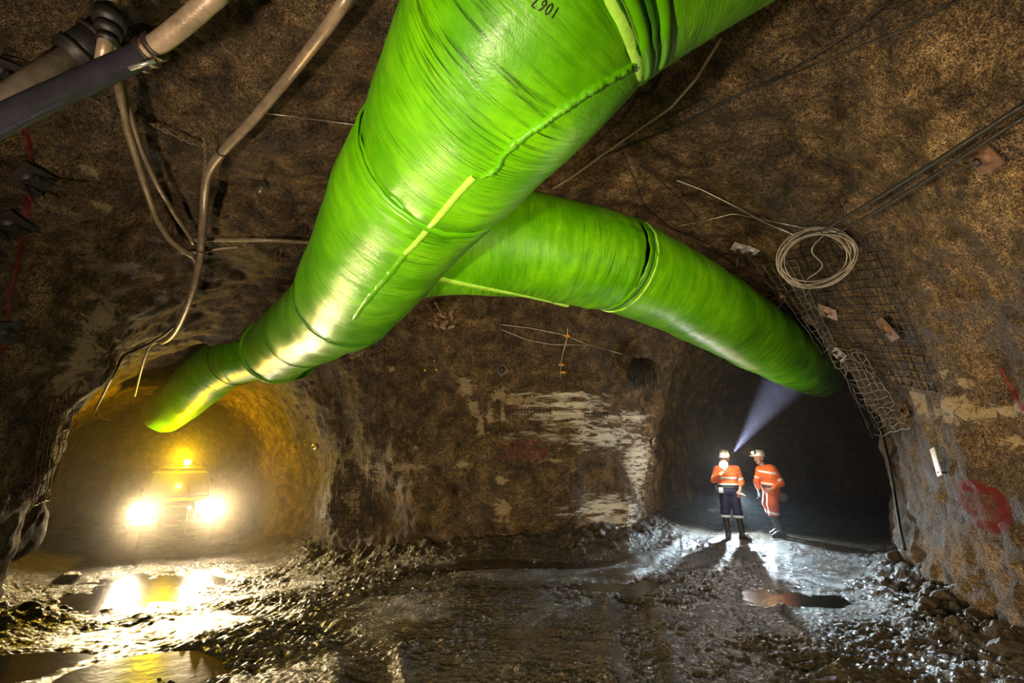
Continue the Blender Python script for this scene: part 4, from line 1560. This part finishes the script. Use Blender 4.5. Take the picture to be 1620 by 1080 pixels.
def head_prims(c, face, s=1.0):
    """skull, jaw, nose, ears; face is the horizontal direction looked in"""
    c = Vector(c); f = Vector(face).normalized(); up = Vector((0, 0, 1)); r = f.cross(up).normalized()
    up = r.cross(f)
    q = lambda a, b_, d: tuple(c + r * a * s + f * b_ * s + up * d * s)
    return [(q(0, -.025, .035), q(0, .02, .035), .082 * s, .080 * s, .02), (q(0, .03, -.02), q(0, .045, -.075), .060 * s, .036 * s, .03),
            (q(-.028, .03, -.05), q(.028, .03, -.05), .040 * s, .040 * s, .02), (q(0, .098, .012), q(0, .116, -.018), .008 * s, .013 * s, .010),
            (q(-.035, .088, .032), q(.035, .088, .032), .010 * s, .010 * s, .012), (q(-.018, .088, -.046), q(.018, .088, -.046), .008 * s, .008 * s, .006),
            (q(-.082, -.005, .015), q(-.080, -.008, -.015), .016 * s, .011 * s, .006), (q(.082, -.005, .015), q(.080, -.008, -.015), .016 * s, .011 * s, .006)]


def helmet(parent, c, face, tilt=0.0, lampon=True):
    c = Vector(c); f = Vector(face).normalized()
    yaw = math.atan2(-f.x, f.y)
    M = Matrix.Translation(c) @ Matrix.Rotation(yaw, 4, 'Z') @ Matrix.Rotation(tilt, 4, 'X')
    mb = MB()
    prof = [(.128, .0), (.130, .006), (.112, .014), (.110, .05), (.100, .085), (.078, .115), (.045, .132), (.002, .138)]
    mb.lathe(prof, M @ Matrix.Diagonal((.88, 1.05, 1, 1)), 32)
    o = mb.build('hard_hat', HELM, parent, True, 50)
    pk = MB().box((0, .135, .004), (.15, .07, .008), M, .003).box((0, -.01, .128), (.022, .17, .02), M, .006)
    pk.build('hat_peak', HELM, o, True, 40)
    lm = MB().box((0, .125, .066), (.055, .03, .045), M, .008)
    lo_ = lm.build('cap_lamp_housing', BLACKR, o, True, 40)
    Ml = M @ Matrix.Translation((0, .148, .066)) @ Matrix.Rotation(-math.pi / 2, 4, 'X')
    l2 = MB().lathe([(.034, -.01), (.036, .012), (.030, .018)], Ml, 20).build('cap_lamp_bezel', BLACKR, o, True, 40)
    MB().lathe([(.032, .0185), (.028, .024), (.012, .029)], Ml, 20).build('cap_lamp_glass', WARM, o)
    return (M @ Vector((0, .19, .066)))


def place_person(name, label, px, py, zc):
    p = at(px, py, zc)
    g = ground(p.x, p.y)
    yaw = -math.atan2(p.x, p.y)
    return thing(name, label, 'person', (p.x, p.y, g - 0.005), (0, 0, yaw))


def boots(t, legs):
    for (ank, toe, top) in legs:
        a, to, tp = Vector(ank), Vector(toe), Vector(top)
        heel = a + (a - to).normalized() * .05
        heel.z = .035; 
        pr = [(tuple(a), tuple(tp), .052, .066), (tuple(heel), tuple(a * .5 + to * .5 + Vector((0, 0, .01))), .038, .045), (tuple(a * .5 + to * .5 + Vector((0, 0, .01))), tuple(to), .045, .036), (tuple(a), tuple(heel), .05, .04)]
        o = sdf_mesh('boot', pr, BOOT, t, .008, .03, 0, None, [((0, 0, .004), (0, 0, -1)), (tuple(tp), tuple((tp - a).normalized()))])
        d = (to - a); d.z = 0
        sole = sdf_mesh('sole', [((heel.x, heel.y, .012), (to.x, to.y, .012), .043, .042)], BLACKR, o, .007, .01, 0, [((0, 0, .012), (0, 0, 1), .012)])


# -------- first worker: orange shirt over navy trousers, facing the camera with a lamp at the chest
P1 = place_person('person', 'person in orange shirt and navy trousers facing the camera, holding a white lamp', 1163, 864, 9.25)
t = P1
legL = [((-.085, .02, .92), (-.105, .0, .50), .105, .085), ((-.105, .0, .50), (-.11, .0, .40), .085, .085)]
legR = [((.085, .02, .92), (.12, .0, .50), .105, .085), ((.12, .0, .50), (.13, .0, .40), .085, .085)]
core = [((-.07, .02, .95), (.07, .02, .95), .125, .125), ((-.065, .02, 1.08), (.065, .02, 1.08), .115, .115)]
chest = [((-.075, .02, 1.10), (.075, .02, 1.10), .122, .122), ((-.10, .02, 1.27), (.10, .02, 1.27), .125, .125), ((-.13, .025, 1.37), (.13, .025, 1.37), .085, .085)]
armL = [((-.19, .02, 1.38), (-.275, .0, 1.15), .062, .050), ((-.275, .0, 1.15), (-.12, -.22, 1.28), .050, .042)]
armR = [((.19, .02, 1.38), (.255, .03, 1.11), .062, .050), ((.255, .03, 1.11), (.215, -.10, .98), .050, .042)]
neck = [((0, .02, 1.40), (-.01, .01, 1.50), .055, .052)]
FACE1 = (-.08, -1, .0)
HC1 = (-.015, .0, 1.585)
body = neck + head_prims(HC1, FACE1) + [((-.075, .02, 1.10), (.075, .02, 1.10), .09, .09), ((-.10, .02, 1.27), (.10, .02, 1.27), .09, .09), ((-.14, .02, 1.38), (.14, .02, 1.38), .06, .06),
       ((-.07, .02, .95), (.07, .02, .95), .09, .09), ((-.19, .02, 1.38), (-.275, .0, 1.15), .044, .036), ((-.275, .0, 1.15), (-.085, -.255, 1.31), .036, .026),
       ((.19, .02, 1.38), (.255, .03, 1.11), .044, .036), ((.255, .03, 1.11), (.205, -.13, .955), .036, .026),
       ((-.085, .02, .92), (-.105, .0, .50), .08, .055), ((-.105, 0, .50), (-.10, .0, .12), .055, .035), ((.085, .02, .92), (.12, .0, .50), .08, .055), ((.12, 0, .50), (.16, .0, .12), .055, .035)]
body += hand_prims((-.085, -.255, 1.31), (.45, -.35, .55), (0, .3, 1), 1.0, 1)
body += hand_prims((.205, -.13, .955), (-.15, -.35, -.75), (-.9, -.4, 0), .7, 1)
sdf_mesh('body', body, SKIN, t, .0065, .025)
sh = sdf_mesh('shirt', chest + armL + armR, HIVIS, t, .010, .035, .006, None, [((0, 0, 1.055), (0, 0, -1)), ((0, 0, 1.455), (0, 0, 1))])
for (sl, hh) in [(((0, 0, 1.075), (0, 0, 1)), .020)]:
    sdf_mesh('reflective_band', chest, SILVER, sh, .010, .035, .014, [(sl[0], sl[1], hh)])
sdf_mesh('reflective_band', chest, SILVER, sh, .010, .035, .014, [((0, 0, 1.20), (0, 0, 1), .022)])
for (a_, dr, pr) in [((-.255, .0, 1.20), (-.085, -.02, -.23), armL[:1]), ((.245, .03, 1.18), (.065, .01, -.27), armR[:1])]:
    sdf_mesh('reflective_band', pr, SILVER, sh, .008, .02, .014, [(a_, dr, .022)])
tr = sdf_mesh('trousers', core + legL + legR, NAVY, t, .010, .03, .006, None, [((0, 0, .41), (0, 0, -1)), ((0, 0, 1.12), (0, 0, 1))])
for pr in (legL, legR):
    sdf_mesh('reflective_band', pr, SILVER, tr, .010, .02, .013, [((0, 0, .445), (0, 0, 1), .026)])
boots(t, [((-.10, .0, .10), (-.12, -.20, .045), (-.11, .0, .42)), ((.16, .0, .10), (.28, -.13, .045), (.13, .0, .42))])
bl = sdf_mesh('belt', core, BLACKR, t, .010, .03, .018, [((0, 0, 1.02), (0, 0, 1), .024)])
MB().box((-.15, -.14, .96), (.09, .05, .11), None, .012).build('pouch', PALECL, bl, True, 40)
MB().box((-.23, -.02, .97), (.06, .12, .17), None, .02).build('lamp_battery', BLACKR, bl, True, 40)
l1 = helmet(t, (-.015, .01, 1.64), FACE1, -.12)
# hand lamp, held
lt = thing('hand_lamp', 'round hand lamp glowing white in front of the left worker\'s face and chest', 'lamp', P1.location, P1.rotation_euler)
Ml = Matrix.Translation((-.045, -.325, 1.475)) @ Matrix.Rotation(math.radians(84), 4, 'X')
MB().lathe([(.020, -.12), (.022, -.05), (.05, -.02), (.075, .0), (.082, .02), (.078, .03)], Ml, 28).build('reflector_housing', BLACKR, lt, True, 40)
MB().lathe([(.076, .031), (.068, .040), (.03, .046)], Ml, 28).build('lamp_glass', COOL, lt)
MB().tube([(-.045, -.20, 1.46), (-.048, -.285, 1.38), (-.045, -.29, 1.33)], .017, 12).build('handle', BLACKR, lt)
gl = sdf_mesh('glove', [((.21, -.20, .90), (.29, -.22, .86), .022, .018), ((.25, -.21, .90), (.30, -.19, .83), .016, .012)], PALECL, None, .007, .02)
gl.location = P1.location; gl.rotation_euler = P1.rotation_euler
tag(gl, 'pale glove held in the lowered hand of the left worker', 'glove')

# -------- second worker: orange overalls, leaning, turned to the first
P2 = place_person('person', 'person in full orange overalls and white hard hat, leaning towards the first worker', 1240, 865, 9.25)
t = P2
leg1 = [((-.06, .0, .93), (-.095, -.04, .66), .12, .105), ((-.095, -.04, .66), (-.10, .0, .43), .105, .088)]
leg2 = [((-.14, .09, .92), (-.20, .12, .66), .105, .085), ((-.20, .12, .66), (-.15, .24, .43), .085, .075)]
core2 = [((-.15, .04, .98), (-.03, .0, .98), .115, .12), ((-.15, .04, 1.10), (-.02, .0, 1.10), .11, .125)]
chest2 = [((-.19, .05, 1.22), (-.03, -.01, 1.22), .11, .13), ((-.24, .05, 1.34), (-.06, -.01, 1.36), .082, .095), ((-.15, .04, 1.05), (-.03, .0, 1.05), .118, .125)]
arm1 = [((-.01, -.03, 1.35), (.105, -.03, 1.08), .075, .062), ((.105, -.03, 1.08), (-.04, -.19, .97), .060, .045)]
arm2 = [((-.27, .05, 1.32), (-.345, .0, 1.10), .060, .05), ((-.345, .0, 1.10), (-.32, -.05, .93), .05, .043)]
FACE2 = (-.75, -.62, -.12)
HC2 = (-.235, .0, 1.565)
body = [((-.17, .03, 1.38), (-.215, .01, 1.49), .058, .054)] + head_prims(HC2, FACE2) + [((-.19, .05, 1.22), (-.03, -.01, 1.22), .09, .1), ((-.24, .05, 1.34), (-.06, -.01, 1.36), .06, .07),
        ((-.15, .04, .98), (-.03, .0, .98), .09, .09), ((-.01, -.03, 1.35), (.105, -.03, 1.08), .046, .038), ((.105, -.03, 1.08), (-.075, -.225, .955), .038, .026),
        ((-.27, .05, 1.32), (-.345, .0, 1.10), .044, .036), ((-.345, .0, 1.10), (-.315, -.06, .90), .036, .026),
        ((-.06, .0, .93), (-.095, -.04, .66), .08, .06), ((-.095, -.04, .66), (-.095, .0, .43), .058, .05), ((-.095, .0, .43), (.0, .0, .12), .045, .034), ((-.14, .09, .92), (-.20, .12, .66), .08, .06), ((-.20, .12, .66), (-.145, .245, .43), .055, .048), ((-.145, .245, .43), (-.06, .33, .12), .045, .034)]
body += hand_prims((-.075, -.225, .955), (-.75, .1, -.35), (0, -.3, .9), .6, 1)
sdf_mesh('body', body, SKIN, t, .0065, .025)
sdf_mesh('glove', hand_prims((-.315, -.06, .90), (.05, -.1, -1), (.5, -.8, 0), .7, 1), GLOVE, t, .006, .01, .004)
sh = sdf_mesh('jacket', chest2 + arm1 + arm2, HIVIS, t, .010, .035, .006, None, [((0, 0, .955), (.0, 0, -1)), ((-.2, .03, 1.455), (-.25, 0, 1))])
sdf_mesh('reflective_band', chest2, SILVER, sh, .010, .035, .014, [((-.15, 0, 1.06), (.10, 0, 1), .020)])
sdf_mesh('reflective_band', chest2, SILVER, sh, .010, .035, .014, [((-.10, 0, 1.29), (.12, 0, 1), .022)], [((.0, 0, 0), (1, .6, 0))])
sdf_mesh('reflective_band', arm1[:1], SILVER, sh, .008, .02, .014, [((.08, -.03, 1.135), (.115, 0, -.27), .022)])
sdf_mesh('reflective_band', arm2[:1], SILVER, sh, .008, .02, .014, [((-.315, .02, 1.18), (-.075, 0, -.22), .02)])
tr = sdf_mesh('trousers', core2[:1] + leg1 + leg2, HIVIS2, t, .010, .03, .006, None, [((0, 0, .42), (0, 0, -1)), ((0, 0, 1.02), (0, 0, 1))])
for pr, cx_ in ((leg1, -.10), (leg2, -.15)):
    sdf_mesh('reflective_band', pr, SILVER, tr, .010, .02, .013, [((cx_, 0, .475), (.15, 0, 1), .026)])
boots(t, [((.0, .0, .10), (-.16, -.10, .045), (-.085, -.005, .43)), ((-.05, .34, .10), (-.20, .26, .045), (-.14, .25, .43))])
bl = sdf_mesh('belt', core2[:1], BLACKR, t, .010, .03, .020, [((-.1, 0, 1.0), (.08, 0, 1), .024)])
MB().lathe([(.02, 0), (.085, .01), (.095, .03), (.095, .09), (.085, .11), (.02, .12)], Matrix.Translation((.10, .09, .80)) @ Matrix.Rotation(math.pi / 2, 4, 'X'), 24).build('belt_canister', DARKST, bl, True, 40)
MB().tube([(.11, .06, .90), (.08, .03, .95), (.04, .03, .99)], .012, 8).build('canister_strap', BLACKR, bl)
l2 = helmet(t, (-.225, .008, 1.618), (-.72, -.62, 0), .05)

# real light thrown by the cap lamps and the hand lamp
lamp('cap_lamp_light', 'POINT', P1.matrix_basis @ l1, 26, (1.0, .66, .30), .03)
lamp('cap_lamp_light', 'POINT', P2.matrix_basis @ l2, 26, (1.0, .66, .30), .03)
lamp('hand_lamp_light', 'POINT', P1.matrix_basis @ Vector((-.045, -.43, 1.48)), 60, (.85, .93, 1.0), .05)

# strobe head on a stand, hidden behind the first worker
sb = Vector(BACK)
gz_ = ground(sb.x, sb.y)
t = thing('strobe_stand', 'small work light on a thin stand directly behind the left worker', 'lamp', (sb.x, sb.y, gz_))
hz = sb.z - gz_
MB().tube([(0, 0, .25), (0, 0, hz - .12)], .012, 8).build('pole', DARKST, t)
for k in range(3):
    a = k * 2.094 + .5
    MB().tube([(0, 0, .35), (math.cos(a) * .25, math.sin(a) * .25, .01)], .009, 8).build('leg', DARKST, t)
MB().lathe([(.03, hz - .14), (.05, hz - .11), (.05, hz - .07), (.02, hz - .06)], None, 18).build('lamp_head', BLACKR, t)

# ------------------------------------------------------------------ the vehicle in the left drive
BODY = mat('dark_vehicle_paint', (.045, .04, .034), .35, .1, .2, 20, .15)
GLASSM, nt, b = new_mat('dark_windscreen')
b.inputs['Base Color'].default_value = (.015, .014, .012, 1)
b.inputs['Roughness'].default_value = .08
CHROME = mat('bull_bar_steel', (.35, .33, .30), .3, .9, .1, 30, .1)
HEADL = emit('headlight_glass', (1.0, .86, .62), 130)
BEAC = emit('beacon_glass', (1.0, .62, .01), 110)
FOGL = emit('small_lamp_glass', (1.0, .75, .35), 30)
yawt = math.atan2(tdir.x, -tdir.y)
TR = thing('utility_vehicle', 'four wheel drive vehicle facing the camera with blazing headlights in the left drive', 'vehicle', (TRUCK.x, TRUCK.y, ground(TRUCK.x, TRUCK.y)), (0, 0, yawt))
dz = TRUCK.z - TR.location.z
# local: front towards -y
mb = MB()
mb.box((0, 1.2, .72 + dz), (1.72, 2.5, .50), None, .08).box((0, .95, 1.03 + dz), (1.58, 1.35, .22), None, .07)
body_o = mb.build('body', BODY, TR, True, 35)
V8 = [(-.80, .95), (.80, .95)]
cab = bmesh.new()
vs = [cab.verts.new(v) for v in [(-.80, 1.35, 1.10 + dz), (.80, 1.35, 1.10 + dz), (.80, 3.0, 1.10 + dz), (-.80, 3.0, 1.10 + dz), (-.66, 1.85, 1.82 + dz), (.66, 1.85, 1.82 + dz), (.68, 2.95, 1.85 + dz), (-.68, 2.95, 1.85 + dz)]]
for f in [(0, 1, 5, 4), (1, 2, 6, 5), (2, 3, 7, 6), (3, 0, 4, 7), (4, 5, 6, 7), (3, 2, 1, 0)]: cab.faces.new([vs[i] for i in f])
bmesh.ops.bevel(cab, geom=list(cab.edges), offset=.05, segments=3, affect='EDGES')
link_bm('cab', cab, BODY, TR)
ws = MB()
ws.add([(-.70, 1.38, 1.17 + dz), (.70, 1.38, 1.17 + dz), (.60, 1.79, 1.76 + dz), (-.60, 1.79, 1.76 + dz)], [[0, 1, 2, 3]])
o = ws.build('windscreen', GLASSM, TR, False)
o.location = (0, -.012, .012)
md = o.modifiers.new('s', 'SOLIDIFY'); md.thickness = .01
g = MB().box((0, -.07, .90 + dz), (1.02, .03, .26), None, .01)
gr = g.build('grille', DARKST, TR, True, 35)
gb = MB()
for k in range(6): gb.box((0, -.09, .80 + dz + k * .04), (1.0, .02, .012), None, .003)
gb.build('grille_bars', CHROME, gr)
for s in (-1, 1):
    Mh = Matrix.Translation((s * .70, -.07, .95 + dz)) @ Matrix.Scale(1.25, 4) @ Matrix.Rotation(math.pi / 2, 4, 'X')
    h = MB().lathe([(.15, -.03), (.185, .0), (.185, .03), (.165, .035)], Mh, 32).build('headlight', CHROME, TR, True, 40)
    MB().lathe([(.165, .03), (.15, .05), (.09, .065), (.02, .07)], Mh, 32).build('headlight_glass', HEADL, h)
    wm = Matrix.Translation((s * .74, .45, .37 + dz)) @ Matrix.Rotation(math.pi / 2, 4, 'Y')
    wh = MB().lathe([(.20, -.12), (.36, -.12), (.385, -.08), (.385, .08), (.36, .12), (.20, .12)], wm, 36).build('wheel', BLACKR, TR, True, 40)
    MB().lathe([(.05, -.125), (.19, -.10), (.19, .10), (.05, .125)], wm, 24).build('hub', DARKST, wh, True, 40)
    MB().box((s * .95, 1.45, 1.28 + dz), (.16, .06, .22), None, .02).build('side_mirror', BLACKR, TR, True, 40)
    MB().box((s * .80, .45, .80 + dz), (.22, .95, .06), None, .025).build('wheel_arch', BLACKR, TR, True, 40)
bb = MB()
for s in (-1, 1):
    bb.tube([(s * .30, -.22, .40 + dz), (s * .30, -.22, 1.12 + dz)], .028, 10)
bb.tube(catmull([(-.42, -.2, .74 + dz), (-.40, -.22, 1.08 + dz), (-.30, -.22, 1.14 + dz), (.30, -.22, 1.14 + dz), (.40, -.22, 1.08 + dz), (.42, -.2, .74 + dz)], 6), .03, 10)
bb.build('bull_bar', CHROME, TR)
MB().box((0, -.20, .58 + dz), (1.80, .16, .20), None, .04).build('bumper', DARKST, TR, True, 35)
MB().box((0, -.295, .62 + dz), (.36, .012, .11), None, .004).build('number_plate', WHITE, TR, True, 35)
Mh = Matrix.Translation((.50 if False else -.0, 0, 0))
fl = MB().lathe([(.035, 0), (.045, .02), (.045, .05)], Matrix.Translation((.30, -.26, 1.00 + dz)) @ Matrix.Rotation(math.pi / 2, 4, 'X'), 18).build('driving_lamp', BLACKR, TR, True, 40)
MB().lathe([(.04, .05), (.02, .06)], Matrix.Translation((.30, -.26, 1.00 + dz)) @ Matrix.Rotation(math.pi / 2, 4, 'X'), 18).build('driving_lamp_glass', FOGL, fl)
rk = MB()
for yy in (1.95, 2.35): rk.tube([(-.62, yy, 1.90 + dz), (.62, yy, 1.90 + dz)], .018, 8)
rk.box((0, 2.1, 1.93 + dz), (.95, .16, .05), None, .015)
rko = rk.build('roof_rack', DARKST, TR)
bcn = MB().lathe([(.10, 1.955 + dz), (.105, 1.99 + dz)], Matrix.Translation((.12, 2.1, 0)), 24).build('beacon_base', BLACKR, TR, True, 40)
MB().lathe([(.085, 1.99 + dz), (.09, 2.08 + dz), (.075, 2.13 + dz), (.03, 2.15 + dz)], Matrix.Translation((.12, 2.1, 0)), 24).build('beacon_glass', BEAC, bcn)
MB().box((.12, 1.99, 1.925 + dz), (.14, .02, .035), None, .004).build('beacon_reflection_lens', BEAC, rko)

# whip aerial arc beside the beacon
MB().tube(catmull([(-.55, 1.9, 1.88 + dz), (-.42, 1.85, 1.95 + dz), (-.2, 1.85, 2.0 + dz)], 6), .008, 6).build('aerial', CHROME, TR)

# ------------------------------------------------------------------ mist in the two drives
def haze(name, lo_, hi_, dens, col, g_, rotz=0.0, loc=(0, 0, 0), lab=''):
    bm = bmesh.new()
    bmesh.ops.create_cube(bm, size=1)
    for v in bm.verts:
        v.co = Vector([lo_[i] + (v.co[i] + .5) * (hi_[i] - lo_[i]) for i in range(3)])
    m = bpy.data.materials.new(name)
    m.use_nodes = True
    nt = m.node_tree
    nt.nodes.clear()
    out = nt.nodes.new('ShaderNodeOutputMaterial')
    v = nt.nodes.new('ShaderNodeVolumeScatter')
    v.inputs['Density'].default_value = dens
    v.inputs['Color'].default_value = (*col, 1)
    v.inputs['Anisotropy'].default_value = g_
    nt.links.new(v.outputs[0], out.inputs['Volume'])
    o = link_bm(name, bm, m)
    o.location = loc
    o.rotation_euler = (0, 0, rotz)
    return tag(o, lab, 'mist', None, 'stuff')


haze('mist', (-3.2, -4.6, -.3), (3.2, 9, 5.4), 0.011, (1, .90, .72), .82, yawt, (TRUCK.x, TRUCK.y, TRUCK.z - .1), 'dusty mist glowing round the vehicle in the left drive')
RZ = -math.atan2(.588, .809)
haze('mist', (-2.6, -1.0, -.2), (3.6, 11, 5.6), 0.010, (.85, .9, 1), .0, RZ, (5.0, 8.9, 0), 'thin bluish mist in the dark right drive behind the workers')
